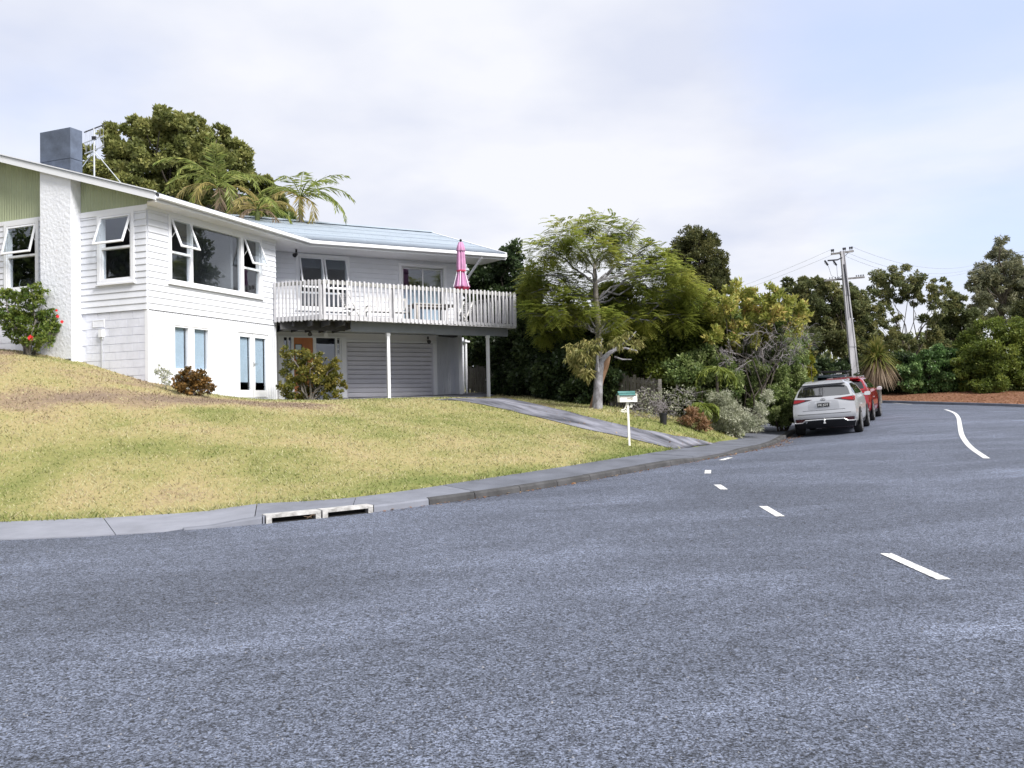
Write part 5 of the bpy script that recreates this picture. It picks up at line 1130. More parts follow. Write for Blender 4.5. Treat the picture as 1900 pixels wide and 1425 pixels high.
for (c_, r_) in cl:
    k = int(285 * (r_ / .5) ** 2) + 40; ns = 10; sc = rdir(ns) * r_ * (.5 + .55 * RNG.random(ns))[:, None]; sc[:, 2] *= .8; st = RNG.random(ns); j = RNG.integers(0, ns, k); P0 = np.array(c_) + sc[j] + rdir(k) * (r_ * .62 * RNG.random(k) ** .4)[:, None]
    az = RNG.random(k) * 6.283; d = np.stack([np.cos(az), np.sin(az), -.3 + .65 * RNG.random(k)], -1); o = P0 - np.array(c_); o /= np.linalg.norm(o, axis=1, keepdims=True) + 1e-9; d = d + .6 * o; d /= np.linalg.norm(d, axis=1, keepdims=True)
    sd = np.cross(d, np.array([0, 0, 1.0])); sd /= np.linalg.norm(sd, axis=1, keepdims=True); ln = .22 + .16 * RNG.random(k); npair = 7
    for q in range(npair):
        f = (q + 1) / npair
        for s_ in (-1, 1):
            C = P0 + d * (ln * f)[:, None] + np.array([0, 0, -.10]) * f * f; D = sd * s_ + d * .55 + np.array([0, 0, -.22]); D /= np.linalg.norm(D, axis=1, keepdims=True); l2 = .085 * (1.15 - .7 * abs(f - .45)); W2 = .034
            N2 = np.cross(D, d); N2 /= np.linalg.norm(N2, axis=1, keepdims=True); S2 = np.cross(N2, D); V = np.empty((k, 4, 3)); V[:, 0] = C; V[:, 1] = C + D * l2 * .5 + S2 * W2 / 2; V[:, 2] = C + D * l2; V[:, 3] = C + D * l2 * .5 - S2 * W2 / 2
            Vs.append(V.reshape(-1, 3)); Fs2.append(np.arange(4 * k).reshape(k, 4) + nb0); nb0 += 4 * k; Ts.append(np.repeat(np.clip(.18 + .55 * st[j] + .1 * RNG.standard_normal(k), 0, 1), 4))
np_mesh('crown', np.concatenate(Vs), np.concatenate(Fs2), L_FERNY, t, tint=np.concatenate(Ts))

# ---- domed conifer
Y = 45
tree('domed_conifer', 'dark brownish green domed conifer rising behind the feathery tree', 'tree', gb(1300, 700, Y), circles([(1285, 452, 34), (1262, 478, 26), (1310, 470, 34), (1290, 500, 46), (1325, 500, 26), (1270, 520, 30), (1325, 530, 30), (1340, 520, 16), (1300, 545, 44), (1345, 550, 20), (1310, 580, 44), (1262, 505, 26), (1256, 530, 22), (1268, 455, 18), (1300, 446, 22), (1318, 458, 18), (1332, 490, 18), (1295, 475, 44), (1250, 492, 14)], Y, .7), 34000, .12, .055, L_CONIF, .2, BARKD, sub=26, subr=.2, shell=(.55, .95), outw=.9)
# ---- yellow and orange shrub with bare brush under it
Y = 27.2
shrub('yellow_shrub', 'broad shrub with yellow and orange leaves behind the silver car', 'shrub', gb(1400, 760, Y), circles([(1345, 562, 22), (1375, 553, 24), (1410, 555, 24), (1445, 560, 22), (1475, 565, 18), (1490, 585, 12), (1330, 590, 24), (1362, 588, 26), (1400, 590, 26), (1440, 590, 24), (1470, 605, 18), (1345, 618, 22), (1380, 622, 22), (1412, 622, 18), (1360, 640, 14), (1322, 620, 14), (1420, 580, 20)], Y, .9), 6200, .13, .055, L_YELLOW, 16, .03, BARKD, sub=9, subr=.3, shell=(.4, 1.15), droop=-.2, tbase=.42)
def twigs(name, label, cat, base, cs, Y, n, m_=TWIG, r0=.012, curl=.5):
    b = Vector((base[0], base[1], zg(*base))); t = empty(name, tuple(b), label, cat); mb = MB()
    for i in range(n):
        px, py, r = random.choice(cs); c_ = at(px, py, Y + random.uniform(-.6, .6)); rm = r * mpp(Y); p = c_ + Vector([random.gauss(0, .45) * rm for _ in range(3)]); d = Vector((random.uniform(-1, 1), random.uniform(-1, .6), random.uniform(-.5, .8))).normalized(); l_ = rm * random.uniform(.5, 1.2); pts = [p]
        for k in range(4): d = (d + Vector([random.uniform(-1, 1) * .35 for _ in range(3)]) + Vector((0, 0, -.12 * curl))).normalized(); pts.append(pts[-1] + d * l_ / 4)
        mb.tube(pts, [r0, r0 * .8, r0 * .6, r0 * .45, r0 * .25], 3, cap=False)
        for k in (1, 2, 3):
            for _ in range(2):
                d2 = (d + Vector([random.uniform(-1, 1) * .8 for _ in range(3)])).normalized(); mb.tube([pts[k], pts[k] + d2 * l_ * .22, pts[k] + (d2 + Vector((0, 0, -.3))).normalized() * l_ * .4], [r0 * .5, r0 * .35, r0 * .2], 3, cap=False)
    mb.build('twig', m_, t); return t
twigs('bare_brush', 'tangle of bare grey twigs hanging below the yellow shrub', 'shrub', gb(1400, 760, 26.6), [(1385, 660, 36), (1410, 640, 34), (1440, 630, 34), (1365, 680, 26), (1470, 640, 30), (1450, 665, 26), (1350, 660, 22), (1490, 620, 22)], 26.4, 150, r0=.009, curl=1)
twigs('bare_brush', 'low grey leafless brush behind the mailbox and the black bin', 'shrub', gb(1210, 770, 24.6), [(1205, 735, 24), (1225, 755, 24), (1195, 765, 18), (1250, 745, 22), (1235, 770, 18), (1275, 730, 18), (1180, 770, 12)], 24.6, 150, r0=.009)
V, Fq, T_ = clump_leaves(circles([(1205, 735, 22), (1235, 740, 22), (1260, 755, 20), (1200, 760, 16), (1275, 735, 20)], 24.5, .3), 420, .055, .03); t = empty('speckled_shrub', tuple(at(1230, 770, 24.6)), 'thin shrub with tiny pale leaves over the grey brush by the mailbox', 'shrub'); np_mesh('foliage', V, Fq, L_SILVER, t, tint=T_)
# ferny bright sprays low in the hedge
def fern(label, c, n, ln, yaw0=0.0):
    t = empty('tree_fern', (c.x, c.y, zg(c.x, c.y)), label, 'fern', 'bright ferns low in the hedge'); mb = MB(); mb.tube([Vector((c.x, c.y, zg(c.x, c.y))), c], [.05, .04], 6); mb.build('trunk', BARKD, t)
    for i in range(n): frond(t, c, yaw0 + i * 6.283 / n + random.uniform(-.2, .2), random.uniform(.3, .9), ln * random.uniform(.8, 1.1), L_BRIGHT, 1.2, 16, .045, .26, tb=.55)
fern('bright green fern fronds below the tangle of bare twigs', at(1330, 690, 25.9), 11, 1.0); fern('low bright fern beside the silver leaved shrub', at(1305, 755, 25.0), 9, .75)
Y = 28.6
shrub('green_shrub', 'fresh green leafy shrub behind the bare twigs and the yellow shrub', 'shrub', gb(1400, 770, Y), circles([(1335, 660, 30), (1370, 650, 30), (1405, 655, 30), (1440, 640, 30), (1475, 630, 26), (1340, 700, 30), (1375, 695, 30), (1410, 700, 26), (1345, 735, 26), (1380, 735, 26), (1400, 760, 22), (1360, 765, 20), (1470, 660, 24), (1385, 610, 30), (1440, 600, 26), (1345, 600, 26)], Y, .6), 22000, .10, .055, L_MID, 8, .03, BARKD, sub=12, tbase=.32)
shrub('light_shrub', 'light green leafy shrub between the dark shrub and the silver leaved one', 'shrub', gb(1320, 765, 26.8), circles([(1265, 715, 22), (1290, 700, 26), (1330, 720, 26), (1310, 670, 26), (1362, 712, 24), (1345, 680, 22), (1275, 675, 24), (1320, 745, 20), (1290, 740, 18), (1250, 690, 20)], 26.8, .3), 9000, .10, .055, L_MID, 8, .025, BARKD, sub=11, tbase=.36)
# roadside hedge
Y = 28
shrub('roadside_hedge', 'mid green hedge with pale leaf tips beside the parked silver car', 'hedge', gb(1450, 775, Y), circles([(1400, 690, 24), (1435, 680, 30), (1468, 665, 26), (1440, 715, 34), (1475, 700, 28), (1415, 745, 28), (1455, 745, 32), (1485, 735, 22), (1480, 765, 18), (1440, 770, 20), (1395, 725, 24), (1420, 650, 20), (1450, 640, 18)], Y, .8), 32000, .08, .042, L_MID, 10, .03, BARKD, sub=14, subr=.3, tbase=.45)
shrub('lime_shrub', 'narrow lime yellow shrub at the road end of the hedge', 'shrub', gb(1497, 770, 29.5), circles([(1496, 665, 12), (1499, 690, 11), (1500, 712, 9), (1492, 640, 9), (1494, 735, 10)], 29.5, .2), 2600, .09, .05, L_LIME, 4, .02, BARKD)
Y = 25.2
shrub('silver_shrub', 'whitish silver leaved shrub spilling onto the grass before the hedge', 'shrub', gb(1365, 795, Y), circles([(1342, 752, 15), (1352, 770, 20), (1335, 785, 16), (1368, 775, 20), (1385, 780, 18), (1360, 790, 16), (1400, 785, 13), (1330, 740, 12), (1345, 735, 10), (1412, 760, 10), (1425, 735, 10)], Y, .4), 7000, .095, .018, L_SILVER, 9, .012, BARK, sub=16, subr=.42, shell=(.2, 1.15), droop=.1, tbase=.6)
shrub('rust_shrub', 'small shrub of dry rust coloured leaves left of the silver shrub', 'shrub', gb(1290, 790, 24.4), circles([(1283, 770, 14), (1300, 780, 13), (1272, 782, 10), (1312, 788, 8)], 24.4, .25), 620, .085, .04, L_RUST, 5, .01, BARKD)

# ---- across the bend
Y = 52
tree('background_tree', 'dark slender topped tree left of the power pole', 'tree', gb(1490, 740, Y), circles([(1462, 525, 8), (1466, 545, 12), (1470, 570, 18), (1478, 600, 24), (1500, 540, 20), (1515, 525, 10), (1500, 575, 26), (1490, 640, 30), (1515, 610, 26)], Y, 1), 15000, .18, .095, L_FAR, .16, BARKD, sub=12, subr=.28, shell=(.4, 1.1))
tree('background_tree', 'olive brown bushy tree directly behind the power pole', 'tree', gb(1570, 740, Y + 1), circles([(1540, 550, 22), (1560, 565, 26), (1590, 555, 20), (1605, 575, 16), (1535, 590, 28), (1575, 605, 34), (1605, 620, 22), (1545, 640, 34), (1590, 655, 30), (1530, 530, 10), (1575, 540, 12)], Y + 1, 1), 20000, .18, .095, L_FAR, .18, BARKD, sub=13, subr=.28, shell=(.4, 1.1), tbase=.62)
shrub('dark_hedge', 'black green undergrowth at the foot of the trees behind the parked cars', 'hedge', gb(1560, 735, 51), circles([(1500, 690, 30), (1535, 695, 30), (1570, 700, 28), (1605, 690, 26), (1640, 690, 28), (1665, 700, 24), (1520, 725, 20), (1580, 728, 18), (1640, 720, 16), (1670, 680, 22)], 50.5, .5), 13000, .18, .10, L_DARK, 8, .04, BARKD)
Y = 60; t_ = circles([(1625, 525, 18), (1650, 520, 20), (1680, 518, 22), (1712, 525, 20), (1742, 535, 14), (1760, 548, 12), (1632, 550, 18), (1665, 548, 16), (1700, 552, 12), (1728, 560, 14), (1640, 580, 16), (1625, 605, 18), (1660, 600, 12), (1722, 595, 14), (1745, 575, 12), (1652, 630, 22), (1690, 640, 22), (1725, 630, 20), (1620, 640, 20), (1765, 570, 10)], Y, 1.2)
tree('open_tree', 'tall thin foliaged tree with sky showing through right of the cabbage tree', 'tree', gb(1690, 740, Y), t_, 14500, .16, .085, L_FAR, .12, BARKD, sub=11, subr=.26, shell=(.3, 1.3), fork=.3, tbase=.6)
Y = 62
tree('round_tree', 'rounded olive tree between the open tree and the tall conifer', 'tree', gb(1770, 740, Y), circles([(1770, 560, 18), (1785, 585, 26), (1760, 595, 26), (1745, 625, 24), (1780, 625, 30), (1802, 600, 20), (1800, 640, 24), (1770, 655, 26), (1740, 655, 20)], Y, 1), 19000, .19, .10, L_FAR, .2, BARKD, sub=14, subr=.26, tbase=.5)
Y = 76
tree('tall_conifer', 'tall grey green conifer with a pointed top at the right edge', 'tree', gb(1858, 740, Y), circles([(1858, 444, 8), (1860, 462, 14), (1850, 484, 18), (1872, 482, 16), (1835, 508, 20), (1860, 510, 26), (1884, 508, 20), (1812, 512, 10), (1806, 530, 10), (1830, 538, 26), (1862, 545, 32), (1892, 535, 26), (1846, 575, 28), (1880, 578, 30), (1820, 560, 18), (1905, 560, 26), (1912, 510, 16)], Y, 1.6), 20000, .25, .085, L_FARB, .3, BARKD, sub=14, subr=.24, droop=.5, fork=.8, shell=(.4, 1.15))
Y = 49.5
shrub('ivy_hedge', 'square green ivy hedge behind the bank of fallen leaves', 'hedge', gb(1730, 730, Y), circles([(1695, 680, 20), (1715, 670, 20), (1740, 664, 20), (1765, 660, 20), (1780, 675, 20), (1690, 700, 18), (1720, 698, 24), (1750, 692, 24), (1778, 700, 20), (1700, 715, 16), (1735, 716, 16), (1765, 716, 16), (1680, 690, 14), (1685, 712, 12)], Y, .4), 15000, .14, .10, L_IVY, 6, .04, BARKD, sub=14, subr=.3, droop=.6)
Y = 48.5
shrub('rounded_bush', 'big rounded green bush at the right edge beyond the road', 'bush', gb(1850, 735, Y), circles([(1800, 640, 22), (1830, 615, 26), (1862, 612, 24), (1885, 620, 26), (1812, 670, 32), (1850, 655, 38), (1890, 660, 36), (1795, 700, 26), (1830, 705, 32), (1870, 705, 34), (1905, 705, 30), (1915, 640, 30), (1785, 680, 18), (1920, 690, 30), (1940, 660, 30)], Y, .9), 26000, .13, .07, L_BRIGHT, 9, .05, BARKD, sub=14, subr=.3, tbase=.42)
shrub('pale_shrub', 'pale green shrub top above the rounded bush at the right edge', 'bush', gb(1905, 735, 52), circles([(1892, 585, 16), (1908, 572, 20), (1925, 590, 22), (1900, 605, 18)], 52, .5), 3500, .16, .08, LV('pale_leaf', (0.07, 0.09, 0.035), (0.14, 0.155, 0.06), (0.22, 0.22, 0.09)), 4, .04, BARKD)
shrub('back_hedge', 'dark hedge in the shade behind the ivy hedge and the rounded bush', 'hedge', gb(1780, 735, 55), circles([(1600 + 36 * i, 690 + (i % 2) * 14, 32, 55 + (i % 2)) for i in range(11)] + [(1610 + 40 * i, 725, 24, 54) for i in range(10)], 55, 1), 12000, .24, .14, L_DARK2, 8, .04, BARKD, sub=10)
tree('background_tree', 'low olive tree filling the gap under the thin foliaged tree', 'tree', gb(1690, 740, 66), circles([(1625, 650, 26), (1660, 645, 28), (1700, 655, 28), (1735, 650, 26), (1765, 640, 24), (1640, 680, 28), (1690, 685, 28), (1740, 680, 26)], 66, 1), 11000, .2, .11, L_FAR, .2, BARKD, sub=12)
# cabbage tree
Y = 47.0; c_ = at(1628, 668, Y); g_ = (c_.x + .05, Y); t = empty('cabbage_tree', (*g_, zg(*g_)), 'spiky cabbage tree with a skirt of dead tan leaves beside the pole', 'tree')
mb = MB(); mb.smooth = True; mb.tube([Vector((*g_, zg(*g_) - .05)), c_], [.13, .10], 8); mb.build('trunk', BARK, t)
def swords(n, e0, e1, ln, lm, name, w_=.055, dr=.35):
    az = RNG.random(n) * 6.283; el = e0 + (e1 - e0) * RNG.random(n); d = np.stack([np.cos(az) * np.cos(el), np.sin(az) * np.cos(el), np.sin(el)], -1); C = np.array(c_) + d * .08 + np.array([0, 0, 1.0]) * (.25 * RNG.standard_normal(n) * .5)[:, None]; l_ = ln * (.8 + .35 * RNG.random(n)); S = np.cross(d, [0, 0, 1.0]); S /= np.linalg.norm(S, axis=1, keepdims=True) + 1e-9
    m1 = C + d * (l_ * .55)[:, None]; tip = C + d * l_[:, None] + np.array([0, 0, -1]) * (dr * l_ * np.cos(el))[:, None]; V = np.empty((n, 6, 3)); V[:, 0] = C - S * w_ * .3; V[:, 1] = C + S * w_ * .3; V[:, 2] = m1 + S * w_ * .5; V[:, 3] = m1 - S * w_ * .5; V[:, 4] = tip + S * .004; V[:, 5] = tip - S * .004
    b6 = (np.arange(n) * 6)[:, None]; Fq = np.concatenate([b6 + np.array([[0, 1, 2, 3]]), b6 + np.array([[3, 2, 4, 5]])]); np_mesh(name, V.reshape(-1, 3), Fq, lm, t, tint=np.repeat(RNG.random(n), 6))
swords(520, -.25, 1.5, 1.15, L_SWORD, 'crown'); swords(330, -1.35, -.35, 1.25, L_DRY, 'dead_skirt', .05, .5)
# a mass of trees far beyond, seen only through gaps
x_ = np.linspace(-70, 110, 46); cl = [(Vector((x, 105 + random.uniform(-8, 8), 2 + random.uniform(0, 1.5))), random.uniform(2.4, 3.8)) for x in x_]; cl += [(Vector((x, 100, 5.5 + random.uniform(0, 1.5))), 2.5) for x in x_]; V, Fq, T_ = clump_leaves(cl, 16000, .9, .6, sub=8); tag(np_mesh('far_wood', V, Fq, L_FAR, tint=T_), kind='stuff')
# trees out of frame that the windows mirror
tree('mirrored_tree', 'big tree reflected in the left window beside the chimney', 'tree', (-27, 17), [(Vector((-27 + random.uniform(-2, 2), 17 + random.uniform(-5, 5), 8 + random.uniform(-4, 5))), 1.7) for _ in range(15)], 12000, .3, .14, L_DARK2, .3, BARKD)
tree('mirrored_tree', 'big open tree reflected in the sliding door behind the deck', 'tree', (27, 3), [(Vector((27 + random.uniform(-4, 4), 3 + random.uniform(-4, 4), 7 + random.uniform(-3, 4))), 1.5) for _ in range(12)], 7000, .3, .14, L_OLIVE, .35, BARKD)

tree('mirrored_conifer', 'tall tiered conifer reflected in the big front window of the house', 'tree', (37, 46), [(Vector((37 + dx * (1 - h / 19), 46 + dy * (1 - h / 19), 1.5 + h)), .5 + 1.1 * (1 - h / 19)) for h in range(2, 18, 2) for dx, dy in ((-3, 0), (3, 0), (0, 3), (0, -3), (0, 0), (2, 2), (-2, -2))], 9000, .35, .14, L_DARK2, .3, BARKD, fork=.95)
# ---- front garden
b = hit(52, 658); Y = b.y; cl = circles([(6, 552, 18), (34, 560, 18), (62, 548, 17), (75, 535, 11), (90, 590, 14), (70, 575, 16), (18, 590, 20), (42, 596, 22), (66, 605, 20), (88, 612, 18), (60, 630, 16), (84, 630, 12), (28, 618, 16), (0, 575, 14), (98, 605, 9), (48, 575, 16)], Y, .35)
t = shrub('hibiscus_shrub', 'glossy green shrub with red flowers against the white chimney', 'shrub', (b.x, b.y), cl, 3600, .08, .045, L_HIB, 14, .03, BARK, sub=9, subr=.3, shell=(.4, 1.1))
RED = mat('red_petal', (0.62, 0.03, 0.035), .6, var=.15, scale=20)
for px, py, k in ((57, 627, 1.0), (107, 587, .6), (115, 597, .6), (105, 576, .45)):
    p = at(px, py, Y - .35); mb = MB()
    for i in range(5):
        a = i * 1.257 + .3; d = Vector((math.cos(a), -.35, math.sin(a))) * .075 * k; s_ = Vector((-math.sin(a), 0, math.cos(a))) * .04 * k; mb.add([p, p + d * .6 + s_, p + d * 1.1 + Vector((0, .02, 0)), p + d * .6 - s_], [(0, 1, 2, 3)])
    mb.tube([p, p + Vector((0.01, -.09 * k, -.02))], .008, 4); mb.build('flower', RED, t)
b = hit(352, 733); shrub('bronze_bush', 'low bush with bronze and orange leaves below the blue blinds', 'bush', (b.x, b.y), circles([(335, 712, 12), (350, 700, 14), (352, 690, 8), (368, 706, 14), (382, 712, 11), (340, 722, 11), (362, 722, 13), (385, 722, 8), (372, 695, 8), (330, 704, 7), (392, 718, 5)], b.y, .25), 1700, .065, .038, L_BRONZE, 14, .012, BARKD, sub=8)
b = hit(305, 722); shrub('young_sapling', 'thin grey green sapling left of the bronze bush by the wall', 'plant', (b.x, b.y), circles([(298, 690, 7), (303, 700, 7), (312, 695, 6), (296, 682, 4), (308, 708, 6)], b.y, .1), 170, .07, .022, L_SILVER, 6, .006, BARK)
b = hit(575, 742); Y = 24.9; shrub('olive_shrub', 'woody olive green shrub hiding the lower half of the front door', 'shrub', gb(575, 742, Y), circles([(532, 652, 9), (545, 672, 16), (565, 660, 14), (580, 662, 12), (555, 690, 18), (580, 685, 16), (600, 680, 14), (618, 678, 10), (628, 672, 6), (545, 715, 18), (570, 712, 18), (598, 705, 18), (622, 702, 13), (530, 695, 10), (533, 730, 10), (560, 733, 12), (585, 732, 14), (612, 726, 14), (634, 716, 8), (628, 733, 8), (524, 715, 7)], Y, .35), 4600, .075, .048, L_SHRUB, 18, .034, BARK, sub=8, subr=.3, shell=(.3, 1.2), tbase=.5)

# ---- fallen leaves
LEAFL = LV('fallen_leaf', (0.12, 0.05, 0.02), (0.30, 0.14, 0.06), (0.45, 0.32, 0.18))
def litter(pts, L_, name='fallen_leaves'):
    P = np.array(pts); n = len(P); D = np.stack([RNG.standard_normal(n), RNG.standard_normal(n), .15 * RNG.standard_normal(n)], -1); S = np.cross(D, [0, 0, 1.0]) + .25 * rdir(n); D /= np.linalg.norm(D, axis=1, keepdims=True); S /= np.linalg.norm(S, axis=1, keepdims=True); l_ = (L_ * (.6 + .8 * RNG.random(n)))[:, None]
    V = np.empty((n, 4, 3)); V[:, 0] = P - D * l_ / 2; V[:, 1] = P + S * l_ * .28; V[:, 2] = P + D * l_ / 2; V[:, 3] = P - S * l_ * .28; V[:, :, 2] += .012 + .012 * RNG.random((n, 1)); tag(np_mesh(name, V.reshape(-1, 3), np.arange(4 * n).reshape(n, 4), LEAFL, tint=np.repeat(RNG.random(n), 4)), kind='stuff')
def on_ground(x, y): return np.stack([x, y, zground(x, y)], -1)
n_ = 26000; x = RNG.uniform(15, 45, n_); y = RNG.uniform(33, 53, n_); s = sdist(x, y); k = (s > .35) & (s < 5) & (y > 36); litter(on_ground(x[k], y[k]), .10, 'leaf_litter')
pts = []
for s in np.linspace(s_at_x(6.3), s_at_x(8.6), 260): p = kpt(s); q = p + np.array([.35, -.2]) * abs(random.gauss(0, .5)); pts.append((*q, z_r(*q)))
for s in np.linspace(s_at_x(-1.9), s_at_x(6.2), 190): p = kpt(s); q = p + np.array([.35, -.25]) * abs(random.gauss(0, .22)); pts.append((*q, z_r(*q)))
litter(pts, .06)
pts = []
for i in range(200):
    k = random.random(); j = int(k * 39); q = DR[j] + (DL[j] - DR[j]) * random.choice((random.gauss(.0, .05), random.gauss(0, .04), random.random())); pts.append((*q, zg(*q) + .035))
for i in range(170): s = random.uniform(s_at_x(4.6), arc[-1]); q = bpt(s) + (bpt(s) - kpt(s)) * random.gauss(.05, .12); pts.append((*q, zg(*q) + .05))
for i in range(90): q = (random.uniform(-12, 4), random.uniform(13, 24)); (sdist(np.array([q[0]]), np.array([q[1]]))[0] > 1.2 and not in_house(np.array([q[0]]), np.array([q[1]]))[0]) and pts.append((*q, zg(*q) + .03))
litter(pts, .055)

# ================================================================ vehicles
SILVER = mat('silver_paint', (0.50, 0.51, 0.535), 0.30, metal=0.5, coat=0.5, var=.02, scale=1)
REDP = mat('red_paint', (0.30, 0.008, 0.018), 0.3, metal=0.25, coat=1.0, var=.02, scale=1)
TEALP = mat('dark_teal_paint', (0.02, 0.035, 0.045), 0.3, metal=0.3, coat=1.0, var=.02, scale=1)
TYRE = mat('tyre_rubber', (0.014, 0.014, 0.015), 0.85, var=.2, scale=10, bump=.2)
RIM = mat('alloy_rim', (0.45, 0.46, 0.48), 0.35, metal=.8, var=.05)
CHROME = mat('chrome', (0.66, 0.67, 0.69), 0.28, metal=0.35)
TAILR = mat('red_lens', (0.26, 0.003, 0.006), 0.25, coat=0.2, var=.1, scale=20)
TAILD = mat('dark_lens', (0.045, 0.004, 0.006), 0.15, coat=1.0)
PLATEB = mat('black_plate', (0.02, 0.022, 0.025), 0.5); PLATEW = mat('plate_white', (0.75, 0.76, 0.76), 0.5)
ROWS = [  # z, half width, y rear, y front, rear width factor, front width factor
    (.24, .860, .22, 4.48, .93, .88), (.43, .912, .04, 4.61, .955, .90), (.62, .922, .0, 4.63, .96, .90), (.80, .920, .03, 4.60, .96, .88), (.98, .905, .05, 4.50, .955, .86),
    (1.15, .868, .11, 3.45, .945, .95), (1.35, .780, .33, 2.95, .955, .97), (1.53, .668, .50, 2.56, .97, .97), (1.612, .50, .56, 2.42, .99, .98), (1.638, .0, .62, 2.38, 1, 1)]
RA = np.array(ROWS)
def row(j): return np.array([np.interp(j, range(len(RA)), RA[:, c]) for c in range(6)])
def shell_pt(j, s, side=1):
    z, w, yr, yf, wr, wf = row(j); k = wr + (1 - wr) * float(smooth(0, .14, s)) if s < .5 else 1 - (1 - wf) * float(smooth(.72, 1, s)); dz = (-.03 * float(smooth(.25, 0, s)) - .05 * float(smooth(.7, 1, s))) * (1 if j >= 7 else 0)
    return np.array([side * w * k, yr + (yf - yr) * s, z + dz])
def rear_pt(k, j, off=0.0):
    p = shell_pt(j, 0); b = .075 if j < 5 else .05
    return np.array([p[0] * k / 4, p[1] - b * (1 - (k / 4) ** 2) - off, p[2]])
def patch(name, m, parent, spec, off=.006, nj=3):                # spec: list of (k, j_low, j_high) across the tail
    mb = MB(); mb.smooth = True; V = []
    for k, a, b in spec:
        for t in range(nj + 1): V.append(rear_pt(k, a + (b - a) * t / nj, off))
    n = nj + 1; return mb.add(V, [(i * n + t, (i + 1) * n + t, (i + 1) * n + t + 1, i * n + t + 1) for i in range(len(spec) - 1) for t in range(nj)]).build(name, m, parent)
def side_patch(name, m, parent, side, spec, off=.006, nj=3):     # spec: list of (s, j_low, j_high) along the flank
    mb = MB(); mb.smooth = True; V = []
    for s, a, b in spec:
        for t in range(nj + 1): p = shell_pt(a + (b - a) * t / nj, s, side); V.append(p + np.array([side * off, 0, off * .4]))
    n = nj + 1; return mb.add(V, [(i * n + t, (i + 1) * n + t, (i + 1) * n + t + 1, i * n + t + 1) for i in range(len(spec) - 1) for t in range(nj)]).build(name, m, parent)
def text_mesh(body, size, m, name, parent, mtx):
    cu = bpy.data.curves.new(name, 'FONT'); cu.body = body; cu.size = size; cu.align_x = 'CENTER'; cu.align_y = 'CENTER'; cu.extrude = .0015; tmp = bpy.data.objects.new('tmp_text', cu); COL.objects.link(tmp)
    me = bpy.data.meshes.new_from_object(tmp); me.name = name; bpy.data.objects.remove(tmp); me.materials.clear(); me.materials.append(m); o = bpy.data.objects.new(name, me); COL.objects.link(o); o.parent = parent; o.matrix_local = mtx; OFF[o] = Vector((0, 0, 0)); return o
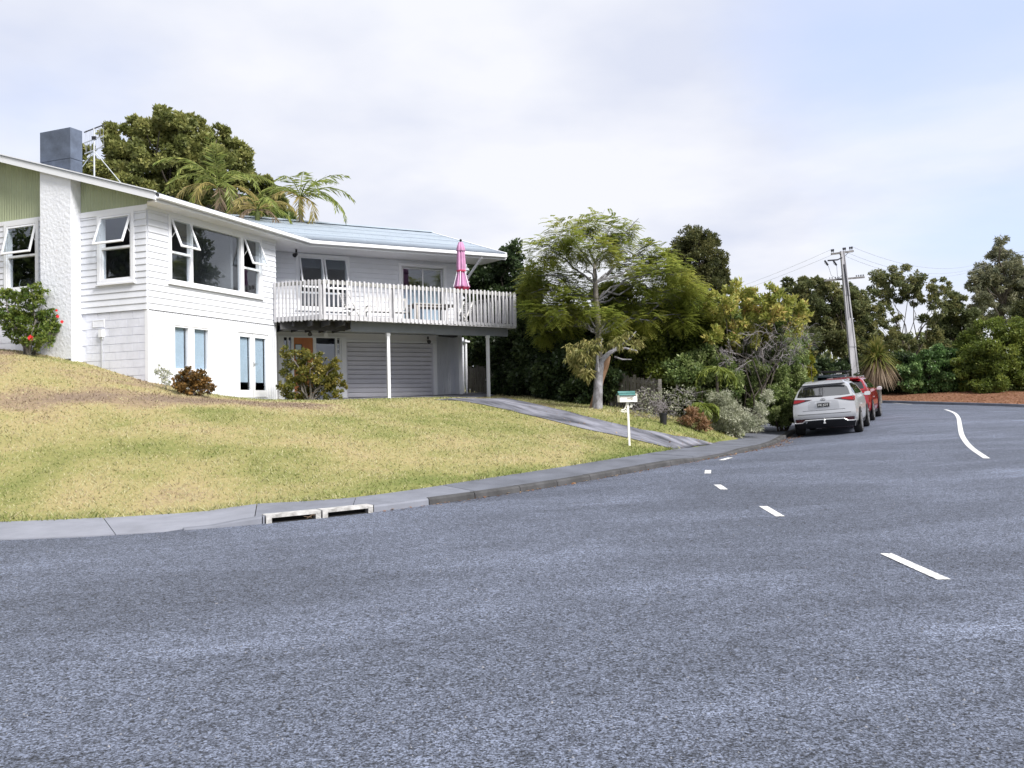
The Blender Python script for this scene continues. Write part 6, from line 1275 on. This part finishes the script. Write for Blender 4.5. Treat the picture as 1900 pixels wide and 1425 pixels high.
def car(label, paint, rear_c, fwd_c, plate=None, style=0, scale=(1, 1, 1)):
    """rear_c, fwd_c: ground points under the tail and the nose, on the car's centre line"""
    t = empty('parked_car', (0, 0, 0), label, 'car', 'cars parked along the kerb'); P0, P1 = np.array(rear_c), np.array(fwd_c); d = (P1 - P0) / np.hypot(*(P1 - P0)); r_ = np.array([d[1], -d[0]])
    def gz(f, l): q = P0 + d * f + r_ * l; return z_r(*q)
    rl, rr, fl_, fr2 = gz(.85, -.8), gz(.85, .8), gz(3.5, -.8), gz(3.5, .8); yv = Vector((*d, ((fl_ + fr2) - (rl + rr)) / 2 / 2.65)).normalized(); xv = Vector((*r_, ((rr + fr2) - (rl + fl_)) / 2 / 1.6)); zv = xv.cross(yv).normalized(); xv = yv.cross(zv).normalized()
    mid = P0 + d * 2.17; zm = (rl + rr + fl_ + fr2) / 4; o3 = Vector((*mid, zm)) - yv * 2.17; Mx = Matrix.Identity(4)
    for i in range(3): Mx[i][0], Mx[i][1], Mx[i][2], Mx[i][3] = xv[i] * scale[0], yv[i] * scale[1], zv[i] * scale[2], o3[i]
    t.matrix_world = Mx
    js = [0, .5, 1, 1.5, 2, 2.5, 3, 3.5, 4, 4.5, 5, 5.5, 6, 6.5, 7, 7.5, 8, 8.6, 9]; ss = [0, .03, .07, .12, .2, .3, .4, .5, .6, .7, .8, .88, .94, 1]; mb = MB(); mb.smooth = True
    for side in (1, -1):
        V = [shell_pt(j, s, side) for j in js for s in ss]; n = len(ss); f = [(a * n + b, a * n + b + 1, (a + 1) * n + b + 1, (a + 1) * n + b) for a in range(len(js) - 1) for b in range(n - 1)]; mb.add(V, f if side > 0 else [tuple(reversed(q)) for q in f])
    ks = [-4, -3.5, -3, -2, -1, 0, 1, 2, 3, 3.5, 4]; V = [rear_pt(k, j) for j in js for k in ks]; n = len(ks); mb.add(V, [(a * n + b, a * n + b + 1, (a + 1) * n + b + 1, (a + 1) * n + b) for a in range(len(js) - 1) for b in range(n - 1)])
    V = [];
    for j in js:
        for k in ks: p = shell_pt(j, 1); b = .09 if j <= 4.5 else .12; V.append((p[0] * k / 4, p[1] + b * (1 - (k / 4) ** 2), p[2]))
    mb.add(V, [(a * n + b + 1, a * n + b, (a + 1) * n + b, (a + 1) * n + b + 1) for a in range(len(js) - 1) for b in range(n - 1)])
    V = []; yy = [3.25, 3.5, 3.9, 4.3, 4.52]
    for y_ in yy:
        s = (y_ - .05) / 4.45; w_ = abs(shell_pt(4, min(s, 1))[0])
        for k in ks: V.append((w_ * k / 4, y_ + .05 * (1 - (k / 4) ** 2), .975 + (.15 - .10 * (y_ - 3.25) / 1.27) * (1 - (k / 4) ** 2) ** .7))
    mb.add(V, [(a * n + b, a * n + b + 1, (a + 1) * n + b + 1, (a + 1) * n + b) for a in range(len(yy) - 1) for b in range(n - 1)])
    mb.add([(-.8, .25, .24), (.8, .25, .24), (.8, 4.4, .24), (-.8, 4.4, .24)], [(0, 3, 2, 1)])
    mb.build('body', paint, t)
    # glass
    patch('rear_window', CARGLASS if style else BLACKGL, t, [(-3.75, 5.2, 6.35), (-3.5, 5.16, 6.6), (-2.5, 5.12, 6.72), (0, 5.12, 6.76), (2.5, 5.12, 6.72), (3.5, 5.16, 6.6), (3.75, 5.2, 6.35)], .008)
    for side in (1, -1):
        side_patch('side_window', BLACKGL, t, side, [(.06, 5.5, 5.75), (.10, 5.25, 6.2), (.16, 5.12, 6.75), (.245, 5.1, 6.82)]); side_patch('side_window', BLACKGL, t, side, [(.27, 5.1, 6.82), (.4, 5.08, 6.84), (.545, 5.06, 6.84)]); side_patch('side_window', BLACKGL, t, side, [(.57, 5.06, 6.84), (.75, 5.05, 6.8), (.86, 5.05, 6.4), (.93, 5.08, 5.4)])
        mb = MB(); mb.smooth = True; c_ = Vector((side * 1.02, 3.02, 1.10)); mb.lathe((0, 0, 0), [(.01, -.075), (.07, -.06), (.085, 0), (.07, .06), (.01, .075)], 10); mb.v = [(c_.x + x * 1.1, c_.y + y * .6, c_.z + z * .92) for x, y, z in mb.v]; mb.bar((side * .86, 3.08, 1.08), (side * .96, 3.04, 1.08), .05, .04); mm = mb.build('side_mirror', paint if style != 1 else CHROME, t)
        mb = MB(); mb.add([(c_.x - .085, c_.y - .064, c_.z - .05), (c_.x + .085, c_.y - .064, c_.z - .05), (c_.x + .085, c_.y - .064, c_.z + .05), (c_.x - .085, c_.y - .064, c_.z + .05)], [(0, 1, 2, 3)]); mb.build('mirror_glass', CHROME, mm)
        mb = MB(); mb.bar((side * .57, .85, 1.612), (side * .57, 2.25, 1.622), .03, .022); mb.bar((side * .57, .95, 1.57), (side * .57, .95, 1.61), .03, .06); mb.bar((side * .57, 2.15, 1.57), (side * .57, 2.15, 1.62), .03, .06); mb.build('roof_rail', ALU, t)
        # tail lights wrap round the corner
        sp = [(side * k, a, b) for k, a, b in ((4, 4.02, 4.92), (3.4, 4.12, 4.88), (2.7, 4.35, 4.8), (2.0, 4.55, 4.74), (1.5, 4.66, 4.70))]
        if side > 0: sp.reverse()
        tl = patch('tail_light', TAILD, t, sp, .012); patch('red_lens', TAILR, tl, [(side * k, a, b) for k, a, b in ((3.98, 4.22, 4.78), (3.3, 4.3, 4.78), (2.5, 4.5, 4.74))], .018); side_patch('side_lens', TAILR, tl, side, [(0, 4.02, 4.92), (.025, 4.15, 4.9), (.055, 4.4, 4.85), (.075, 4.65, 4.8)], .012)
        patch('reflector', TAILD, t, [(side * k, a, b) for k, a, b in ((3.75, 1.02, 1.5), (3.0, 1.02, 1.5), (2.4, 1.28, 1.5))], .016)
        side_patch('sill', BLACK, t, side, [(.02, 0, .75), (.12, 0, .8), (.3, 0, .62), (.7, 0, .6), (.97, 0, .8)], .008)
        mb = MB(); p_ = [shell_pt(3.2, s, side) + np.array([side * .012, 0, 0]) for s in (.33, .36)]; mb.bar(tuple(p_[0]), tuple(p_[1]), .02, .03); mb.build('door_handle', CHROME, t)
    patch('rear_valance', BLACK, t, [(-4, 0, .95), (-3.4, 0, 1.0), (-2.6, 0, 1.0), (-2.2, 0, 1.45), (0, 0, 1.45), (2.2, 0, 1.45), (2.6, 0, 1.0), (3.4, 0, 1.0), (4, 0, .95)], .010)
    patch('bumper_insert', DARKG, t, [(-3.8, 1.0, 1.55), (-2, 1.35, 1.55), (0, 1.4, 1.56), (2, 1.35, 1.55), (3.8, 1.0, 1.55)], .009)
    mb = MB(); mb.tube([rear_pt(k, j, .022) for k, j in ((-3.95, 1.0), (-3.8, .92), (-2.95, .95), (-2.5, 1.3), (0, 1.36), (2.5, 1.3), (2.95, .95), (3.8, .92), (3.95, 1.0))], .016, 6); mb.build('chrome_trim', CHROME, t)
    mb = MB(); mb.tube([rear_pt(k, 2.25, .004) for k in (-3.4, -2, 0, 2, 3.4)], .008, 4); mb.tube([rear_pt(k, 2.85, .002) for k in (-2.7, -1.3, 0, 1.3, 2.7)], .006, 4); mb.build('bumper_crease', DARKG, t)
    patch('plate_recess', paint if style else MATS['silver_shadow'], t, [(-2.0, 3.0, 4.2), (-1.5, 2.96, 4.45), (0, 2.96, 4.5), (1.5, 2.96, 4.45), (2.0, 3.0, 4.2)], .003)
    y_ = rear_pt(0, 3.7)[1] - .02; mb = MB(); mb.box(-.18, .18, y_ - .008, y_, .865, .985); pl = mb.build('number_plate', PLATEB, t)
    if plate:
        mb = MB(); ring_ = [(-.176, -.172), (.172, .176)]
        for a, b in ring_: mb.box(a, b, y_ - .0095, y_ - .008, .867, .983)
        mb.build('plate_border', PLATEW, pl)
        text_mesh(plate, .092, PLATEW, 'plate_lettering', pl, Matrix.Translation((0, y_ - .010, .924)) @ Matrix.Rotation(R(90), 4, 'X'))
    mb = MB(); y2 = rear_pt(0, 4.6)[1]                                # oval badge with a slanting stroke
    for i in range(20):
        a, b = i * .3142, (i + 1) * .3142; mb.bar((.062 * math.cos(a), y2 - .012, 1.078 + .042 * math.sin(a)), (.062 * math.cos(b), y2 - .012, 1.078 + .042 * math.sin(b)), .010, .010)
    mb.bar((.016, y2 - .012, 1.112), (-.026, y2 - .012, 1.058), .010, .010); mb.bar((-.026, y2 - .012, 1.058), (.04, y2 - .012, 1.058), .010, .010); mb.build('badge', DARKG, t)
    mb = MB(); q = rear_pt(0, 5.2, .025); mb.tube([q, rear_pt(-1.2, 5.28, .03), rear_pt(-2.2, 5.3, .028)], .016, 5); mb.build('rear_wiper', BLACK, t)
    mb = MB(); mb.smooth = True; mb.box8([(-.60, .35, 1.535), (.60, .35, 1.535), (.62, .60, 1.54), (-.62, .60, 1.54), (-.56, .36, 1.585), (.56, .36, 1.585), (.54, .75, 1.622), (-.54, .75, 1.622)]); mb.build('spoiler', paint, t)
    mb = MB(); mb.lathe((0, -.12, .40), [(.018, 0), (.018, .05), (.026, .06), (.03, .085), (.02, .11), (.004, .12)], 10); mb.bar((0, .1, .38), (0, -.13, .40), .05, .04); mb.build('tow_ball', CHROME, t)
    wheel0 = None
    for wy in (.88, 3.54):
        for side in (-1, 1):
            mb = MB(); mb.smooth = True; V = []
            for i in range(17):
                a = math.pi * (i / 16) * 1.16 - .08 * math.pi
                for rr_ in (.355, .43): V.append((side * (.932 if rr_ < .4 else .938), wy + rr_ * math.cos(a), .355 + rr_ * math.sin(a)))
            mb.add(V, [(2 * i, 2 * i + 1, 2 * i + 3, 2 * i + 2) for i in range(16)]); mb.build('wheel_arch', BLACK, t)
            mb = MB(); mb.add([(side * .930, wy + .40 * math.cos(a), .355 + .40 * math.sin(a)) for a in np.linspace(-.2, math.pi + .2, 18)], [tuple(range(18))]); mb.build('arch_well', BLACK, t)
            mb = MB(); mb.smooth = True; prof = [(.22, -.11), (.33, -.115), (.352, -.09), (.358, 0), (.352, .09), (.33, .115), (.22, .11)]; mb.lathe((0, 0, 0), prof, 28); mb.v = [(z, x, y) for x, y, z in mb.v]; c_ = Vector((side * .838, wy, .356)); mb.v = [(x + c_.x, y + c_.y, z + c_.z) for x, y, z in mb.v]; w_ = mb.build('wheel', TYRE, t)
            mb = MB(); xo = c_.x + side * .108
            for i in range(5):
                a = i * 1.2566 + .2
                for da in (-.14, .14): mb.bar((xo, c_.y + .03 * math.cos(a), c_.z + .03 * math.sin(a)), (xo, c_.y + .225 * math.cos(a + da), c_.z + .225 * math.sin(a + da)), .02, .036)
            for i in range(24):
                a, b = i * .2618, (i + 1) * .2618; mb.bar((xo, c_.y + .23 * math.cos(a), c_.z + .23 * math.sin(a)), (xo, c_.y + .23 * math.cos(b), c_.z + .23 * math.sin(b)), .03, .02, up=(1, 0, 0))
            mb.build('rim', RIM, w_)
    if style == 2:
        mb = MB()
        for x_ in (-.62, .62): mb.bar((x_, .5, 1.74), (x_, 2.4, 1.74), .04, .05)
        for y_ in (.5, 1.1, 1.75, 2.4): mb.bar((-.62, y_, 1.74), (.62, y_, 1.74), .04, .05); mb.bar((-.6, y_, 1.60), (-.6, y_, 1.74), .03, .03); mb.bar((.6, y_, 1.60), (.6, y_, 1.74), .03, .03)
        mb.build('roof_rack', BLACK, t)
        mb = MB(); mb.box(-.58, -.42, .55, .7, 1.66, 1.72); mb.box(.2, .4, .55, .7, 1.66, 1.72); mb.build('rack_glint', PLATEW, t)  # white boxes standing in for bright reflections at the vehicle's top
    return t
BLACKGL = mat('dark_car_window', (0.006, 0.007, 0.009), 0.04, spec=1.0, coat=1.0); BLACKGL.node_tree.nodes['Principled BSDF'].inputs['Coat IOR'].default_value = 2.3
mat('silver_shadow', (0.40, 0.41, 0.435), 0.35, metal=0.5, coat=0.4)
S0 = float(np.interp(26.1, KI[:, 1], arc))
def kside(s, o):
    if s <= arc[-1] - .2: p = kpt(s); dd_ = kdir(s)
    else: dd_ = np.array([.42, .9075]); p = kpt(arc[-1]) + dd_ * (s - arc[-1]); dd_ = dd_ / np.hypot(*dd_)
    return p + np.array([dd_[1], -dd_[0]]) * o
car('silver compact SUV parked at the kerb nearest the camera with a tow ball', SILVER, kside(S0, 1.16), kside(S0 + 4.6, 1.22), 'HE JOY', 0)
car('red SUV parked just ahead of the silver one with its side mirror out', REDP, kside(S0 + 6.2, 1.16), kside(S0 + 10.7, 1.4), None, 1, (.99, .98, 1.02))
car('dark vehicle with a black roof rack at the head of the parked row', TEALP, kside(S0 + 13.2, .15), kside(S0 + 17.8, .25), None, 2, (1.0, 1.0, 1.05))

# ================================================================ power pole and lines
POLEC = mat('pole_concrete', (0.24, 0.24, 0.265), 0.85, c2=(0.40, 0.40, 0.43), scale=3, bump=.2, bscale=20, stretch=(1, 1, .2)); ARMW = mat('crossarm_timber', (0.09, 0.088, 0.09), 0.85, c2=(0.20, 0.195, 0.20), scale=5); PORC = mat('dark_porcelain', (0.03, 0.032, 0.04), 0.3)
Yp = 50.0; pb_ = at(1591, 741, Yp); pt_ = at(1562.5, 466, Yp); pb_.z = zg(pb_.x, pb_.y) - .1
t = empty('power_pole', tuple(pb_), 'leaning concrete power pole with two timber crossarms beyond the parked cars', 'pole')
ax_ = (pt_ - pb_); pl_ = ax_.length; ax_.normalize()
def pp(f, x=0, y=0): return pb_ + ax_ * pl_ * f + Vector((x, y, 0))
mb = MB()
for f0, f1 in ((0, .35), (.35, .7), (.7, 1)):
    w0, w1 = .20 - .115 * f0, .20 - .115 * f1
    for s_ in (-1, 1): mb.box8([tuple(pp(f0, s_ * w0 - .05 * (1 - f0 * .6), -.13)), tuple(pp(f0, s_ * w0 + .05 * (1 - f0 * .6), -.13)), tuple(pp(f0, s_ * w0 + .05 * (1 - f0 * .6), .13)), tuple(pp(f0, s_ * w0 - .05 * (1 - f0 * .6), .13)), tuple(pp(f1, s_ * w1 - .05 * (1 - f1 * .6), -.10)), tuple(pp(f1, s_ * w1 + .05 * (1 - f1 * .6), -.10)), tuple(pp(f1, s_ * w1 + .05 * (1 - f1 * .6), .10)), tuple(pp(f1, s_ * w1 - .05 * (1 - f1 * .6), .10))])
    mb.box8([tuple(pp(f0, -w0, -.10)), tuple(pp(f0, w0, -.10)), tuple(pp(f0, w0, .10)), tuple(pp(f0, -w0, .10)), tuple(pp(f1, -w1, -.075)), tuple(pp(f1, w1, -.075)), tuple(pp(f1, w1, .075)), tuple(pp(f1, -w1, .075))])
mb.build('shaft', POLEC, t)
TA, TB = at(1541, 472.5, Yp), at(1585, 465, Yp); dv = (TB - TA).normalized(); dv2 = Vector((dv.x, .25, dv.z)).normalized(); cm = (TA + TB) / 2; TA, TB = cm - dv2 * .74, cm + dv2 * .74
mb = MB(); mb.bar(TA, TB, .10, .11); mb.build('crossarm', ARMW, t)
ins_top = []
for f in (.02, .09, .55, .63, .85, .94):
    p = TA.lerp(TB, f) + Vector((0, 0, .08)); mb = MB(); mb.smooth = True; mb.lathe(tuple(p), [(.015, -.03), (.015, .05), (.055, .07), (.04, .10), (.06, .13), (.05, .19), (.01, .21)], 8); mb.build('insulator', PORC, t); ins_top.append(p + Vector((0, 0, .2)))
LA, LB = at(1531, 520, Yp), at(1606, 513.5, Yp); mb = MB(); mb.bar(LA + Vector((0, .16, 0)), LB + Vector((0, .16, 0)), .09, .10); mb.build('crossarm', ARMW, t)
for f in (.14, .2, .28, .34, .80, .85, .9, .94, .98):
    p = LA.lerp(LB, f) + Vector((0, .16, .06)); mb = MB(); mb.lathe(tuple(p), [(.01, 0), (.03, .03), (.03, .09), (.01, .11)], 6); mb.build('insulator', PORC, t)
SA, SB = at(1562, 478, Yp - .1), at(1536, 483.5, Yp - .3); mb = MB(); mb.tube([SA, at(1554, 482, Yp - .2), SB], .045, 6); mb.build('switch_arm', PORC, t)
for px in (1533, 1549):
    p = at(px, 487, Yp - .3); mb = MB(); mb.tube([p + Vector((-.09, 0, .12)), p + Vector((.1, 0, -.16))], .05, 6); mb.tube([p + Vector((-.09, 0, .12)), p + Vector((-.09, 0, -.05)), p + Vector((.08, 0, -.2))], .012, 4); mb.build('fuse_switch', PORC, t)
    mb = MB(); q = at(1563, 510, Yp); mb.tube([p + Vector((.1, 0, -.16)), p.lerp(q, .3) + Vector((0, 0, -.55)), p.lerp(q, .7) + Vector((0, 0, -.45)), q], .012, 4); mb.build('jumper_cable', PORC, t)
mb = MB(); mb.tube([at(1566, 490, Yp - .12), at(1573, 540, Yp - .15), at(1578, 590, Yp - .18)], .03, 5); mb.build('riser_cable', PORC, t)
mb = MB(); mb.bar(TA.lerp(TB, .3), pp(.97), .02, .03); mb.bar(TA.lerp(TB, .8), pp(.95), .02, .03); mb.build('arm_brace', PORC, t)
WIRE = mat('aluminium_wire', (0.30, 0.31, 0.34), 0.5, metal=.3)
def wire(a, b, sag, label):
    pts = [a.lerp(b, k / 16) - Vector((0, 0, sag * 4 * (k / 16) * (1 - k / 16))) for k in range(17)]; mb = MB(); mb.tube(pts, .008, 4); o_ = mb.build('power_line', WIRE); tag(o_, label, 'cable', 'overhead lines from the power pole')
wire(ins_top[0], at(1225, 574, 66), .35, 'upper overhead line running left from the pole behind the trees'); wire(ins_top[1] - Vector((0, 0, .3)), at(1200, 588, 66), .35, 'lower overhead line running left from the pole behind the trees')
wire(ins_top[5], at(1850, 478, 72), 1.1, 'topmost overhead line sagging right from the pole to the conifer'); wire(ins_top[3] - Vector((0, 0, .25)), at(1850, 481, 72), 1.25, 'middle overhead line sagging right from the pole to the conifer'); wire(at(1570, 476, Yp), at(1850, 483, 72), 1.3, 'lowest overhead line sagging right from the pole to the conifer')
wire(at(1865, 470, 60), at(1990, 440, 48), .2, 'overhead line crossing the sky right of the conifer top')

# ================================================================ mailbox and bin
CREAM = mat('cream_paint', (0.78, 0.77, 0.72), 0.55, var=.04, scale=4); TEAL = mat('teal_roof_paint', (0.035, 0.13, 0.12), 0.5, c2=(0.09, 0.21, 0.20), scale=6)
mbx = hit_road(1168, 827); q = hit(1168, 827); t = empty('mailbox', tuple(q), 'cream mailbox with a green pitched lid on a white post by the driveway', 'mailbox')
def lp(x, y, z): a_ = R(7); return (q.x + x * math.cos(a_) - y * math.sin(a_) - .018 * z, q.y + x * math.sin(a_) + y * math.cos(a_), q.z + z)
def lbox(mb, x0, x1, y0, y1, z0, z1): return mb.box8([lp(x0, y0, z0), lp(x1, y0, z0), lp(x1, y1, z0), lp(x0, y1, z0), lp(x0, y0, z1), lp(x1, y0, z1), lp(x1, y1, z1), lp(x0, y1, z1)])
mb = MB(); lbox(mb, -.022, .022, -.022, .022, -.1, 1.02); mb.build('post', CREAM, t)
mb = MB(); lbox(mb, -.21, .135, -.10, .12, 1.02, 1.185); lbox(mb, .135, .205, -.10, .12, 1.02, 1.16); lbox(mb, .135, .215, -.105, .125, 1.192, 1.205); lbox(mb, .19, .205, -.1, .12, 1.16, 1.192); mb.build('box', CREAM, t)
mb = MB(); mb.box8([lp(-.235, -.15, 1.178), lp(.155, -.15, 1.178), lp(.155, -.14, 1.17), lp(-.235, -.14, 1.17), lp(-.225, .0, 1.275), lp(.185, .0, 1.275), lp(.185, .0, 1.26), lp(-.225, .0, 1.26)]); mb.box8([lp(-.235, .17, 1.178), lp(.155, .17, 1.178), lp(.155, .16, 1.17), lp(-.235, .16, 1.17), lp(-.225, .0, 1.2755), lp(.185, .0, 1.2755), lp(.185, .0, 1.26), lp(-.225, .0, 1.26)]); mb.box8([lp(-.23, -.085, 1.232), lp(.17, -.085, 1.232), lp(.17, -.07, 1.225), lp(-.23, -.07, 1.225), lp(-.23, -.08, 1.24), lp(.17, -.08, 1.24), lp(.17, -.065, 1.235), lp(-.23, -.065, 1.235)]); mb.build('lid', TEAL, t)
mb = MB(); lbox(mb, .05, .10, -.106, -.10, 1.075, 1.13); lbox(mb, -.03, .04, -.105, -.10, 1.085, 1.12); mb.build('number_tile', mat('number_tile', (0.30, 0.27, 0.22), .7, c2=(0.52, 0.48, 0.42), scale=30), t)
mb = MB()
def scroll(cx, cz, r, a0, a1, k=1.0): mb.tube([lp(cx + r * (1 - .55 * i / 12) * math.cos(a0 + (a1 - a0) * i / 12), -.02, cz + r * (1 - .55 * i / 12) * math.sin(a0 + (a1 - a0) * i / 12)) for i in range(13)], .009, 5)
mb.tube([lp(-.03, -.02, 1.01), lp(-.05, -.02, .92), lp(-.09, -.02, .86), lp(-.14, -.02, .83)], .011, 5); mb.tube([lp(-.02, -.02, .79), lp(-.10, -.02, .79), lp(-.15, -.02, .795)], .011, 5); scroll(-.14, .815, .035, 1.2, 7.5); scroll(-.06, .85, .035, 3.0, 8.5); scroll(.075, .93, .035, 4.5, 11); mb.tube([lp(.02, -.02, .90), lp(.06, -.02, .9), lp(.09, -.02, .95)], .009, 5); mb.tube([lp(.03, -.02, 1.01), lp(.05, -.02, .99), lp(.16, -.02, .96)], .007, 5); mb.build('scroll_bracket', CREAM, t)
b = hit(1231, 787); t = empty('plant_pot', tuple(b), 'black plastic tub standing on the grass in front of the brush', 'pot'); mb = MB(); mb.smooth = True; mb.lathe(tuple(b), [(.085, -.02), (.105, .27), (.118, .27), (.118, .31), (.10, .31), (.09, .25)], 14); mb.build('tub', BLACK, t)
# power of the road bank: a low post-free verge edge is left as ground
